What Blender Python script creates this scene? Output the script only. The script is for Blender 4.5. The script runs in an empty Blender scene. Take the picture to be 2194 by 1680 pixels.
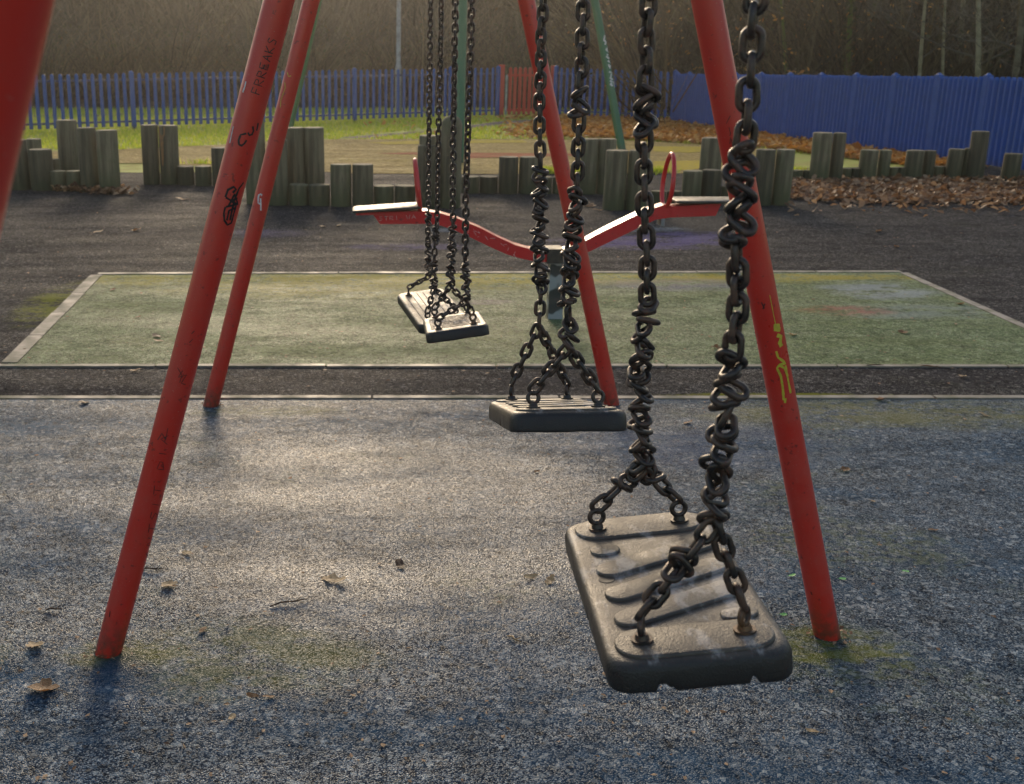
import bpy, math, random
from mathutils import Vector, Matrix
import numpy as np
random.seed(7); np.random.seed(7)
S = bpy.context.scene
COL = S.collection
PI = math.pi
rad = math.radians
# ------------------------------------------------------------------ camera
FPX, CX, CY, HZ, CAMH = 2400.0, 800.0, 840.0, 110.0, 1.6     # the photo measured on a 2194 px wide copy
TH = math.atan((CY - HZ) / FPX)
CAM = Vector((0, 0, CAMH))
FW = Vector((0, math.cos(TH), -math.sin(TH))); RT = Vector((1, 0, 0)); UP = RT.cross(FW)
cd = bpy.data.cameras.new('camera'); co = bpy.data.objects.new('camera', cd); COL.objects.link(co)
co.location = CAM; co.rotation_euler = (PI / 2 - TH, 0, 0)
cd.sensor_width = 36; cd.sensor_fit = 'HORIZONTAL'; cd.lens = FPX / 2194 * 36
cd.shift_x = (1097 - CX) / 2194; cd.shift_y = 0
cd.clip_start = 0.05; cd.clip_end = 1000
cd.dof.use_dof = True; cd.dof.focus_distance = 2.3; cd.dof.aperture_fstop = 10.5
S.camera = co
S.render.resolution_x = 1024; S.render.resolution_y = 784
# ------------------------------------------------------------------ light
SUN_EL, SUN_AZ = 17.0, -2.5          # degrees; azimuth from +Y towards +X
w = bpy.data.worlds.new("World"); S.world = w; w.use_nodes = True
nt = w.node_tree; nt.nodes.clear()
sky = nt.nodes.new('ShaderNodeTexSky'); sky.sky_type = 'NISHITA'; sky.sun_disc = False
sky.sun_elevation = rad(SUN_EL); sky.sun_rotation = rad(SUN_AZ); sky.air_density = 1.2; sky.dust_density = 2.5
bg = nt.nodes.new('ShaderNodeBackground'); bg.inputs[1].default_value = 0.15
ow = nt.nodes.new('ShaderNodeOutputWorld')
nt.links.new(sky.outputs[0], bg.inputs[0]); nt.links.new(bg.outputs[0], ow.inputs[0])
sd = bpy.data.lights.new('sun', 'SUN'); sd.energy = 1.75; sd.angle = rad(14); sd.color = (1.0, 0.80, 0.58)
so = bpy.data.objects.new('sun', sd); COL.objects.link(so)
sdir = Vector((math.sin(rad(SUN_AZ)) * math.cos(rad(SUN_EL)), math.cos(rad(SUN_AZ)) * math.cos(rad(SUN_EL)), math.sin(rad(SUN_EL))))
so.rotation_euler = sdir.to_track_quat('Z', 'Y').to_euler(); so.location = (0, 10, 12)
S.view_settings.view_transform = 'Standard'; S.view_settings.look = 'None'; S.view_settings.gamma = 1
S.view_settings.exposure = 0.35
HAZE = 0.0014
S.cycles.volume_bounces = 0; S.cycles.max_bounces = 6; S.cycles.diffuse_bounces = 3
# ------------------------------------------------------------------ measuring helpers
def ray(x, y): return FW + RT * ((x - CX) / FPX) - UP * ((y - CY) / FPX)
def G(x, y, z=0.0):
    d = ray(x, y); return CAM + d * ((z - CAMH) / d.z)
def at(x, y, Y):
    d = ray(x, y); return CAM + d * (Y / d.y)
def zc(P): return (Vector(P) - CAM).dot(FW)
# ------------------------------------------------------------------ mesh helpers
class MB:
    def __init__(s): s.v = []; s.f = []; s.sm = []
    def add(s, vs, fs, smooth=True):
        b = len(s.v); s.v.extend([tuple(p) for p in vs]); s.f.extend([tuple(i + b for i in f) for f in fs]); s.sm.extend([smooth] * len(fs))
    def box(s, c, size, R=None):
        x, y, z = [a / 2 for a in size]; c = Vector(c)
        vs = [Vector((sx * x, sy * y, sz * z)) for sz in (-1, 1) for sy in (-1, 1) for sx in (-1, 1)]
        if R is not None: vs = [R @ q for q in vs]
        s.add([q + c for q in vs], [(0, 2, 3, 1), (4, 5, 7, 6), (0, 1, 5, 4), (2, 6, 7, 3), (0, 4, 6, 2), (1, 3, 7, 5)], False)
    def tube(s, pts, rs, n=12, caps=True, closed=False):
        pts = [Vector(p) for p in pts]; N = len(pts)
        if not hasattr(rs, '__len__'): rs = [rs] * N
        up = None; vs = []; fs = []
        for i, p in enumerate(pts):
            if closed: t = (pts[(i + 1) % N] - pts[i - 1]).normalized()
            else: t = (pts[min(i + 1, N - 1)] - pts[max(i - 1, 0)]).normalized()
            if up is None:
                up = Vector((0, 0, 1)) if abs(t.z) < .9 else Vector((1, 0, 0))
            a = (up - t * up.dot(t)); a = a.normalized() if a.length > 1e-6 else t.orthogonal().normalized()
            b = t.cross(a); up = a
            for k in range(n):
                an = 2 * PI * k / n; vs.append(p + (a * math.cos(an) + b * math.sin(an)) * rs[i])
        M = N if closed else N - 1
        for i in range(M):
            j = (i + 1) % N
            for k in range(n): fs.append((i * n + k, i * n + (k + 1) % n, j * n + (k + 1) % n, j * n + k))
        s.add(vs, fs)
        if caps and not closed:
            s.add(vs[:n], [tuple(range(n - 1, -1, -1))], False); s.add(vs[-n:], [tuple(range(n))], False)
    def prism(s, poly, off, smooth=False):
        n = len(poly); off = Vector(off); a = [Vector(p) for p in poly]; b = [p + off for p in a]
        s.add(a + b, [tuple(range(n - 1, -1, -1)), tuple(range(n, 2 * n))] + [(i, (i + 1) % n, n + (i + 1) % n, n + i) for i in range(n)], smooth)
    def build(s, name, mat, parent=None):
        me = bpy.data.meshes.new(name); me.from_pydata(s.v, [], s.f)
        me.polygons.foreach_set('use_smooth', s.sm); me.materials.append(mat); me.update()
        return link(name, me, parent)
def link(name, me, parent=None):
    o = bpy.data.objects.new(name, me); COL.objects.link(o)
    if parent: o.parent = parent
    return o
def fix(o):
    import bmesh
    bm = bmesh.new(); bm.from_mesh(o.data); bmesh.ops.recalc_face_normals(bm, faces=bm.faces); bm.to_mesh(o.data); bm.free(); return o
def tag(o, label=None, cat=None, group=None, kind=None):
    if label: o['label'] = label
    if cat: o['category'] = cat
    if group: o['group'] = group
    if kind: o['kind'] = kind
    return o
def empty(name, loc, label, cat, group=None, rz=0):
    o = bpy.data.objects.new(name, None); COL.objects.link(o); o.location = loc; o.rotation_euler = (0, 0, rz); o.empty_display_size = .1
    return tag(o, label, cat, group)
def local(mb, root):            # world-space mesh data into the frame of its thing
    L = Vector(root.location); mb.v = [tuple(Vector(p) - L) for p in mb.v]; return mb
# ------------------------------------------------------------------ material helpers
class NT:
    def __init__(s, name):
        s.m = bpy.data.materials.new(name); s.m.use_nodes = True; s.t = s.m.node_tree; s.b = s.t.nodes['Principled BSDF']
        s.tc = s.t.nodes.new('ShaderNodeTexCoord')
    def n(s, typ, **k):
        o = s.t.nodes.new(typ)
        for a, v in k.items(): setattr(o, a, v)
        return o
    def l(s, a, b): s.t.links.new(a, b)
    def noise(s, scale, detail=3, rough=.55, vec=None, w=None):
        o = s.n('ShaderNodeTexNoise'); o.inputs['Scale'].default_value = scale; o.inputs['Detail'].default_value = detail; o.inputs['Roughness'].default_value = rough
        s.l(vec or s.tc.outputs['Object'], o.inputs['Vector']); return o.outputs['Fac']
    def vor(s, scale, out='Color', vec=None, feature='F1'):
        o = s.n('ShaderNodeTexVoronoi', feature=feature); o.inputs['Scale'].default_value = scale
        s.l(vec or s.tc.outputs['Object'], o.inputs['Vector']); return o.outputs[out]
    def scalevec(s, sx, sy, sz):
        o = s.n('ShaderNodeMapping'); o.inputs['Scale'].default_value = (sx, sy, sz); s.l(s.tc.outputs['Object'], o.inputs['Vector']); return o.outputs[0]
    def math(s, op, a, b=None, c=None, clamp=False):
        o = s.n('ShaderNodeMath', operation=op, use_clamp=clamp)
        for i, x in enumerate((a, b, c)):
            if x is None: continue
            if isinstance(x, (int, float)): o.inputs[i].default_value = x
            else: s.l(x, o.inputs[i])
        return o.outputs[0]
    def rng(s, v, a, b, c=0.0, d=1.0):
        o = s.n('ShaderNodeMapRange', interpolation_type='SMOOTHSTEP'); s.l(v, o.inputs[0])
        for i, x in enumerate((a, b, c, d)): o.inputs[i + 1].default_value = x
        return o.outputs[0]
    def mix(s, f, a, b, blend='MIX'):
        o = s.n('ShaderNodeMix', data_type='RGBA', blend_type=blend)
        for i, x in ((0, f), (6, a), (7, b)):
            if isinstance(x, (int, float)): o.inputs[i].default_value = x
            elif isinstance(x, tuple): o.inputs[i].default_value = (*x, 1)
            else: s.l(x, o.inputs[i])
        return o.outputs[2]
    def sep(s, vec=None):
        o = s.n('ShaderNodeSeparateXYZ'); s.l(vec or s.tc.outputs['Object'], o.inputs[0]); return o.outputs
    def spot(s, cx, cy, rx, ry):      # soft elliptical mask on the ground, for stains, painted shadow and sheen
        x, y, z = s.sep()
        a = s.math('POWER', s.math('DIVIDE', s.math('SUBTRACT', x, cx), rx), 2.0); b = s.math('POWER', s.math('DIVIDE', s.math('SUBTRACT', y, cy), ry), 2.0)
        return s.math('SUBTRACT', 1.0, s.math('ADD', a, b), clamp=True)
    def fin(s, col=None, rough=None, bump=None, bs=.3, bd=.01, metal=0, spec=None):
        for key, v in (('Base Color', col), ('Roughness', rough), ('Metallic', metal), ('Specular IOR Level', spec)):
            if v is None: continue
            i = s.b.inputs[key]
            if isinstance(v, tuple): i.default_value = (*v, 1)
            elif isinstance(v, (int, float)): i.default_value = v
            else: s.l(v, i)
        if bump is not None:
            o = s.n('ShaderNodeBump'); o.inputs['Strength'].default_value = bs; o.inputs['Distance'].default_value = bd
            s.l(bump, o.inputs['Height']); s.l(o.outputs[0], s.b.inputs['Normal'])
        return s.m
def stains_and_shade(q, col, spots, nz):
    for (px, py, rx, ry, c, k) in spots:
        P = G(px, py); m = q.math('MULTIPLY', q.spot(P.x, P.y, rx, ry), nz); m = q.rng(m, .05, .75, 0, k)
        col = q.mix(m, col, c)
    return col
def m_granule(name, c1, c2, c3, big, r0, r1, spots=(), gs=150, moss=0.35, mosscol=(.11, .12, .02), bs=.8, spec=.36, worn_or_sheen=None):
    """bonded rubber crumb / weathered asphalt: little grains of several tones, each with its own tilt"""
    q = NT(name)
    gcol = q.vor(gs); gd = q.vor(gs, 'Distance')
    hx = q.sep(gcol)[0]; hy = q.sep(gcol)[1]
    n1 = q.noise(.9, 5, .6); n2 = q.noise(7, 4, .6); n3 = q.noise(30, 2)
    sx = q.noise(1.0, 5, .65, q.scalevec(.8, 2.6, 1))
    base = q.mix(q.rng(hx, .15, .95), c1, c2)
    base = q.mix(q.rng(hy, .86, .97), base, c3)
    base = q.mix(q.math('MULTIPLY', q.rng(sx, .42, .68), .75), base, big, 'MIX')
    sv = q.sep(q.vor(75)); base = q.mix(q.rng(sv[0], .90, .96, 0, .55), base, c3); base = q.mix(q.rng(sv[1], .88, .94, 0, .6), base, tuple(a * .3 for a in c1))
    f = q.math('MULTIPLY', q.rng(q.math('ADD', n2, n3), .62, 1.4, .58, 1.36), 1.0)
    o = q.n('ShaderNodeVectorMath', operation='SCALE'); q.l(base, o.inputs[0]); q.l(f, o.inputs['Scale']); base = o.outputs[0]
    ms = q.rng(q.math('MULTIPLY', q.rng(n1, .45, .72), q.rng(n3, .35, .62)), .15, .8, 0, moss)
    base = q.mix(ms, base, mosscol)
    nz = q.rng(q.math('ADD', q.math('MULTIPLY', q.noise(2.6, 6, .75, q.scalevec(1, 2.2, 1)), .75), q.math('MULTIPLY', n3, .3)), .36, .66)
    base = stains_and_shade(q, base, spots, nz)
    rough = q.math('ADD', q.rng(q.math('ADD', q.math('MULTIPLY', sx, .7), q.math('MULTIPLY', hy, .3)), .30, .70, r0, r1), 0)
    h = q.math('ADD', q.math('MULTIPLY', gd, -1.0), q.math('MULTIPLY', hx, .7)); h = q.math('ADD', h, q.math('MULTIPLY', n2, 2.0))
    pn = q.rng(q.math('ADD', q.math('MULTIPLY', q.noise(1.0, 6, .72, q.scalevec(.55, 2.4, 1)), .8), q.math('MULTIPLY', n2, .2)), .39, .61, .24, 1.05)
    grain = q.math('MULTIPLY', q.rng(hx, .30, .85, .06, 1.6), pn)
    if worn_or_sheen:
        P = G(*worn_or_sheen[0]); ws = q.rng(q.math('ADD', q.spot(P.x, P.y, worn_or_sheen[1], worn_or_sheen[2]), q.math('MULTIPLY', q.math('SUBTRACT', q.noise(1.6, 5, .65), .5), .8)), .05, .60, .40, 1.25)  # brighter, paler oval paints in the sun's sheen
        grain = q.math('MULTIPLY', grain, ws); base = q.mix(q.math('MULTIPLY', q.math('SUBTRACT', ws, .40), .32), base, (.14, .125, .11))
    return q.fin(base, rough, h, bs, .0022, spec=q.math('MULTIPLY', grain, spec))
def m_simple(name, c, c2=None, rough=.5, scale=20, metal=0, bump=.15, bd=.002, spec=.5, lo=.4, hi=.65, rr=.15):
    q = NT(name); n = q.noise(scale, 5, .6)
    col = q.mix(q.rng(n, lo, hi), c, c2 or tuple(a * .7 for a in c))
    return q.fin(col, q.rng(n, .3, .7, max(rough - rr, .05), rough + rr), q.noise(scale * 3, 3), bump, bd, metal, spec)
M = {}
M['asphalt'] = m_granule('asphalt', (.016, .015, .0165), (.062, .059, .062), (.26, .24, .22), (.034, .032, .036), .62, .82,
    spots=[(1380, 520, 1.1, .5, (.13, .10, .25), .75), (1480, 505, .7, .3, (.12, .10, .24), .6), (880, 530, .7, .25, (.11, .09, .22), .5), (560, 500, .6, .35, (.11, .09, .2), .45), (1390, 492, .5, .22, (.25, .28, .32), .6), (960, 494, .25, .15, (.3, .33, .36), .6),
           (125, 650, .3, .9, (.16, .17, .02), .9), (1650, 848, .75, .05, (.17, .17, .015), .95), (1900, 850, .5, .03, (.15, .15, .02), .8)], gs=240, moss=.08, spec=.055)
M['blue_rubber'] = m_granule('blue_rubber', (.018, .030, .050), (.082, .126, .172), (.36, .39, .40), (.032, .078, .135), .32, .56,
    spots=[(1790, 1400, .28, .22, (.12, .13, .02), .8), (1900, 890, 1.2, .3, (.16, .15, .025), .6), (520, 1410, .5, .3, (.11, .12, .03), .6), (560, 885, .5, .12, (.15, .15, .04), .55), (250, 1405, .2, .1, (.12, .12, .02), .7), (1500, 960, .8, .4, (.05, .08, .15), .5), (245, 1470, .12, .2, (.01, .04, .09), .8)], gs=250, moss=.40, worn_or_sheen=((860, 1120), 1.15, .95))  # last spot paints the leg's shadow and reflection; oval patch paints the sun's sheen
M['green_rubber'] = m_granule('green_rubber', (.085, .115, .055), (.185, .245, .115), (.36, .38, .25), (.165, .195, .085), .50, .72,
    spots=[(1100, 600, 3.2, .32, (.30, .26, .02), .95), (700, 612, 1.8, .6, (.22, .20, .03), .8), (300, 600, .8, .3, (.24, .22, .02), .7), (1700, 596, 1.6, .18, (.30, .24, .02), .85), (1450, 612, .9, .3, (.14, .12, .22), .5), (1880, 625, .5, .45, (.34, .36, .40), .6), (1960, 670, .8, .3, (.26, .29, .30), .45), (1810, 668, .4, .2, (.38, .10, .07), .6), (1000, 648, .4, .15, (.22, .15, .2), .5)], gs=220, moss=.22, spec=.13, mosscol=(.16, .17, .03))
M['play_surface'] = m_granule('play_surface', (.32, .22, .075), (.52, .37, .13), (.55, .43, .2), (.30, .21, .09), .7, .9, gs=60, moss=.25, mosscol=(.34, .29, .03), bs=.5, spec=.05)
M['kerb_stone'] = m_simple('kerb_stone', (.27, .23, .19), (.16, .15, .10), .7, 6, bump=.4)
M['soil'] = m_simple('soil', (.32, .36, .03), (.34, .29, .06), .9, 3, bump=.8, bd=.03)
M['hill'] = m_simple('hill', (.055, .038, .022), (.03, .026, .015), .95, 1.2, bump=1, bd=.2)
M['path'] = m_simple('path', (.25, .19, .15), (.18, .14, .12), .9, 4, bump=.3, spec=.1)
M['yellow_paint'] = m_simple('yellow_paint', (.50, .36, .03), (.42, .32, .08), .9, 9, spec=.05)
M['red_paint_ground'] = m_simple('red_paint_ground', (.36, .09, .04), (.32, .15, .07), .9, 6, spec=.05)
def m_paint(name, c, worn_or_sheen, rough=.3, wear=.25, coat=.3):
    q = NT(name); n = q.noise(5, 6, .65); n2 = q.noise(45, 4, .6); n3 = q.noise(260, 2)
    col = q.mix(q.rng(n, .40, .72, 0, wear), c, worn_or_sheen)
    col = q.mix(q.rng(n2, .63, .70, 0, .8), col, tuple(a * .25 + .01 for a in c))
    col = q.mix(q.rng(n3, .68, .75, 0, .5), col, (.45, .35, .28))
    z = q.sep()[2]; col = q.mix(q.math('MULTIPLY', q.rng(z, .16, .0), q.rng(n2, .35, .6, .15, .8)), col, (.07, .045, .025))
    q.b.inputs['Coat Weight'].default_value = coat; q.b.inputs['Coat Roughness'].default_value = .25
    return q.fin(col, q.rng(n, .3, .7, rough - .08, rough + .2), q.math('ADD', n2, q.math('MULTIPLY', n3, .4)), .12, .0015)
M['red'] = m_paint('red_paint', (.62, .030, .015), (.50, .075, .045), .34, .5)
M['saw_red'] = m_paint('seesaw_red', (.60, .012, .016), (.48, .04, .04), .35)
M['gate_red'] = m_paint('gate_red', (.58, .03, .015), (.45, .05, .03), .4)
M['green_metal'] = m_paint('green_paint', (.018, .13, .045), (.03, .16, .07), .4)
M['fence_blue'] = m_paint('fence_blue', (.010, .085, .36), (.015, .06, .24), .42, .4)
M['fence_blue_side'] = m_paint('fence_blue_side', (.010, .085, .38), (.03, .09, .28), .5, .55)
M['rail'] = m_simple('rail_metal', (.05, .06, .16), (.12, .11, .10), .35, 14)
def m_rubber(name, c, worn_or_sheen, dust):
    q = NT(name); n = q.noise(9, 6, .7); n2 = q.noise(22, 5, .7, q.scalevec(1, .5, 1)); n3 = q.noise(160, 3); z = q.sep()[2]
    top = q.rng(z, -.006, .0)
    col = q.mix(q.math('MULTIPLY', q.rng(n, .35, .65, .35, 1), top), c, worn_or_sheen)
    col = q.mix(q.math('MULTIPLY', q.rng(n2, .50, .62, 0, .7), top), col, dust)
    return q.fin(col, q.math('ADD', q.rng(n, .3, .7, .34, .52), q.math('MULTIPLY', n3, .12)), q.math('ADD', q.math('MULTIPLY', q.noise(420, 2), 1.6), q.math('ADD', q.math('MULTIPLY', n3, .8), q.math('MULTIPLY', n, 3))), .45, .0013)
M['seat'] = m_rubber('seat_rubber', (.022, .019, .017), (.110, .088, .070), (.40, .37, .35))
def m_chain():
    q = NT('chain_steel'); n = q.noise(55, 5, .65); n2 = q.noise(400, 3)
    col = q.mix(q.rng(n, .42, .66), (.055, .047, .042), (.120, .070, .046))
    return q.fin(col, q.rng(n, .3, .7, .26, .5), n2, .25, .0006, q.rng(n, .4, .65, .55, .15))
M['chain'] = m_chain()
M['rust'] = m_simple('rusty_steel', (.16, .085, .04), (.05, .035, .028), .5, 60, metal=.2)
def m_wood():
    q = NT('weathered_timber'); n = q.noise(1, 5, .65, q.scalevec(16, 16, 1.1)); n2 = q.noise(1, 4, .6, q.scalevec(50, 50, 3)); n1 = q.noise(2.2, 4); z = q.sep()[2]
    oi = q.n('ShaderNodeObjectInfo').outputs['Random']
    col = q.mix(q.rng(n, .35, .66), (.095, .076, .045), (.225, .182, .108))
    col = q.mix(q.rng(n2, .60, .74, 0, .8), col, (.035, .028, .020))
    col = q.mix(q.rng(q.math('ADD', n1, q.math('MULTIPLY', oi, .18)), .56, .72, 0, .55), col, (.10, .11, .045))
    col = q.mix(q.math('MULTIPLY', q.rng(z, .40, .0), .75), col, (.055, .062, .024))
    o = q.n('ShaderNodeVectorMath', operation='SCALE'); q.l(col, o.inputs[0]); q.l(q.math('ADD', .6, q.math('MULTIPLY', oi, .65)), o.inputs['Scale'])
    return q.fin(o.outputs[0], .8, q.math('ADD', n, n2), .7, .012)
M['wood'] = m_wood()
M['orange_wood'] = m_simple('orange_bare_wood', (.40, .19, .07), (.25, .15, .08), .8, 12)
M['leaf_brown'] = m_simple('leaf_brown', (.30, .15, .06), (.18, .08, .03), .55, 60, bump=.4)
M['leaf_pale'] = m_simple('leaf_pale', (.58, .42, .24), (.42, .26, .12), .5, 60, bump=.4)
M['leaf_dark'] = m_simple('leaf_dark', (.11, .055, .03), (.06, .035, .02), .5, 60, bump=.4)
def thin(m, k=.45):
    t = m.node_tree; b = t.nodes['Principled BSDF']; tr = t.nodes.new('ShaderNodeBsdfTranslucent'); t.links.new(b.inputs['Base Color'].links[0].from_socket, tr.inputs[0])
    mx = t.nodes.new('ShaderNodeMixShader'); mx.inputs[0].default_value = k; t.links.new(b.outputs[0], mx.inputs[1]); t.links.new(tr.outputs[0], mx.inputs[2]); t.links.new(mx.outputs[0], t.nodes['Material Output'].inputs[0])
for k_ in ('leaf_brown', 'leaf_pale', 'leaf_dark'): thin(M[k_])
M['leaf_green'] = m_simple('leaf_green', (.12, .42, .08), (.22, .55, .12), .4, 60)
def m_litter(name, a, b, c, tk=.35):
    q = NT(name); gi = q.n('ShaderNodeNewGeometry').outputs['Random Per Island']
    r = q.n('ShaderNodeValToRGB'); q.l(gi, r.inputs[0]); e = r.color_ramp.elements
    e[0].color = (*a, 1); e[1].color = (*c, 1); x = e.new(.5); x.color = (*b, 1)
    m = q.fin(r.outputs[0], .6); 
    t = q.n('ShaderNodeBsdfTranslucent'); q.l(r.outputs[0], t.inputs[0]); mx = q.n('ShaderNodeMixShader'); mx.inputs[0].default_value = tk
    q.l(q.b.outputs[0], mx.inputs[1]); q.l(t.outputs[0], mx.inputs[2]); q.l(mx.outputs[0], q.t.nodes['Material Output'].inputs[0])
    return m
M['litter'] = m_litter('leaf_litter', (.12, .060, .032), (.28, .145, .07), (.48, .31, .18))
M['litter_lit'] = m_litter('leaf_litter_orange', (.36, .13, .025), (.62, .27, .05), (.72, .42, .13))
M['grass'] = m_litter('grass_blades', (.30, .40, .02), (.52, .60, .05), (.70, .62, .12), .62)
M['twig'] = m_litter('twigs', (.030, .020, .013), (.062, .042, .024), (.13, .10, .05))
M['twig_light'] = m_litter('light_twigs', (.07, .05, .028), (.12, .09, .05), (.20, .16, .09))
M['twig_grey'] = m_litter('grey_twigs', (.07, .06, .045), (.12, .10, .07), (.17, .14, .10))
M['ivy'] = m_litter('undergrowth_leaves', (.03, .04, .012), (.07, .075, .02), (.16, .08, .03))
M['bark'] = m_simple('bark', (.14, .12, .075), (.07, .055, .035), .9, 6, bump=.6, bd=.02)
M['bark_pale'] = m_simple('bark_pale', (.32, .27, .17), (.20, .17, .10), .9, 6, bump=.6, bd=.02)
M['bark_green'] = m_simple('bark_green', (.12, .17, .03), (.16, .15, .05), .9, 6, bump=.6, bd=.02)
M['galv'] = m_simple('galvanised_steel', (.33, .34, .36), (.22, .22, .23), .45, 8, metal=.3)
def m_post():
    q = NT('dirty_post'); n = q.noise(9, 2, .4); col = q.mix(q.rng(n, .46, .52), (.05, .055, .055), (.30, .33, .34))
    return q.fin(col, .35, n, .6, .02)
M['dirty_post'] = m_post()
M['dark_plastic'] = m_simple('black_plastic', (.025, .023, .021), (.075, .060, .045), .5, 30)
M['brick'] = m_simple('house_brick', (.22, .11, .08), (.17, .10, .07), .9, 9)
M['roof'] = m_simple('house_roof', (.10, .08, .075), (.07, .06, .06), .8, 9)
M['white'] = m_simple('white_frame', (.72, .72, .72), (.6, .6, .6), .5, 5)
M['glass'] = m_simple('window_glass', (.05, .06, .07), (.08, .09, .1), .1, 5)
for k, c in dict(ink_black=(.012, .010, .010), ink_white=(.75, .72, .70), ink_yellow=(.62, .50, .04), ink_dark=(.11, .02, .015)).items():
    M[k] = m_simple(k, c, tuple(a * .8 for a in c), .45, 80)
# ------------------------------------------------------------------ ground
def sheet(name, px, z, mat, thick=0):
    mb = MB(); P = [G(*p) for p in px]; vs = [(p.x, p.y, z) for p in P]
    mb.add(vs, [tuple(range(len(vs)))], False)
    o = mb.build(name, mat)
    if o.data.polygons[0].normal.z < 0: o.data.flip_normals()
    return tag(o, kind='structure')
mb = MB(); mb.add([(-250, -30, 0), (250, -30, 0), (250, 300, 0), (-250, 300, 0)], [(0, 1, 2, 3)], False)
tag(mb.build('ground', M['soil']), kind='structure')
asp = MB(); Yb = G(0, 372).y
asp.add([(-30, -8, .004), (25, -8, .004), (25, 17.0, .004), (9, 16.6, .004), (4, Yb + .5, .004), (-3, 15.6, .004), (-30, 18.5, .004)], [(0, 1, 2, 3, 4, 5, 6)], False)
tag(asp.build('asphalt_yard', M['asphalt']), kind='structure')
YK = G(800, 855).y
mb = MB(); mb.add([(-9, -6, .008), (9, -6, .008), (9, YK - .03, .008), (-9, YK - .03, .008)], [(0, 1, 2, 3)], False)
tag(mb.build('blue_rubber_mat', M['blue_rubber']), kind='structure')
ga, gb, gc, gd_ = G(13, 787), G(211, 589), G(1928, 584), G(2383, 787)
mb = MB(); mb.add([(p.x, p.y, .008) for p in (ga, gd_, gc, gb)], [(0, 1, 2, 3)], False)
tag(mb.build('green_rubber_mat', M['green_rubber']), kind='structure')
def kerb(a, b, wd, name='kerb', seg=.9):
    a = Vector(a); b = Vector(b); d = b - a; L = d.length; t = d.normalized(); nrm = Vector((-t.y, t.x, 0)); mb = MB(); x = 0; i = 0
    while x < L:
        e = min(x + seg - .012, L); c = a + t * ((x + e) / 2); R = Matrix.Rotation(math.atan2(t.y, t.x), 3, 'Z')
        mb.box(c + Vector((0, 0, -.002 + random.uniform(-.0015, .0015))) + nrm * random.uniform(-.003, .003), (e - x, wd, .03), R @ Matrix.Rotation(random.uniform(-.004, .004), 3, 'Z')); x += seg
    return tag(mb.build(name, M['kerb_stone']), kind='structure')
kerb((-9, YK, 0), (9, YK, 0), .042)
kerb(ga + Vector((-1, 0, 0)), gd_ + Vector((.6, 0, 0)), .04)
kerb(gb, gc, .06); kerb(ga + Vector((0, .06, 0)), gb + Vector((0, -.06, 0)), .085, seg=.6); kerb(gd_ + Vector((0, .06, 0)), gc + Vector((0, -.06, 0)), .06, seg=.7)
sheet('play_surface', [(-120, 352), (300, 351), (520, 360), (760, 373), (1100, 374.5), (1480, 373), (1640, 366), (1700, 345), (1620, 318), (1500, 309), (1310, 301), (1100, 299), (760, 299), (600, 302), (480, 311), (250, 321), (-120, 332)], .010, M['play_surface'])
sheet('painted_marking', [(790, 307), (930, 302), (1120, 302), (1130, 307), (960, 309), (830, 311)], .014, M['yellow_paint'])
sheet('painted_marking', [(1400, 315), (1500, 316), (1530, 324), (1480, 329), (1400, 326)], .014, M['yellow_paint'])
sheet('painted_marking', [(1400, 347), (1500, 346), (1560, 352), (1480, 366), (1400, 368)], .014, M['yellow_paint'])
sheet('painted_marking', [(805, 330.5), (900, 327.5), (1240, 331), (1240, 336), (1000, 341), (950, 338), (890, 333.5)], .014, M['red_paint_ground'])
sheet('painted_marking', [(1060, 333), (1140, 332), (1165, 336), (1100, 341), (1000, 338)], .018, M['red_paint_ground'])
sheet('path', [(730, 296), (800, 290), (930, 281), (1060, 262), (1150, 256.5), (1178, 256.5), (1160, 265), (1075, 266.5), (960, 280), (850, 289), (790, 297)], .008, M['path'])
sheet('path', [(-300, 258), (120, 252), (330, 247), (600, 243.5), (900, 240), (1180, 238), (1180, 235), (900, 236.5), (600, 239.5), (330, 242.5), (120, 246), (-300, 251)], .008, M['path'])
# the bank behind the fence
hb = MB(); nx, ny = 60, 24; vs = []
for j in range(ny):
    for i in range(nx):
        X = -45 + i * 100 / (nx - 1); t = j / (ny - 1); Y0 = 33.5 if X < 6 else 33.5 - min((X - 6) * 1.1, 11)
        Y = Y0 + t * 60; z = 7.5 * (1 - math.exp(-t * 2.2)) * 1.1 + .4 * math.sin(X * .3 + t * 9) * t + .2 * math.sin(X * 1.1) * t - .02 + .003 * j
        vs.append((X, Y, z))
hb.add(vs, [(j * nx + i, j * nx + i + 1, (j + 1) * nx + i + 1, (j + 1) * nx + i) for j in range(ny - 1) for i in range(nx - 1)])
tag(hb.build('hill', M['hill']), kind='structure')
def hill_z(X, Y):
    Y0 = 33.5 if X < 6 else 33.5 - min((X - 6) * 1.1, 11); t = (Y - Y0) / 60
    return max(0, 8.2 * (1 - math.exp(-t * 2.2))) if t > 0 else 0.0
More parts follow.
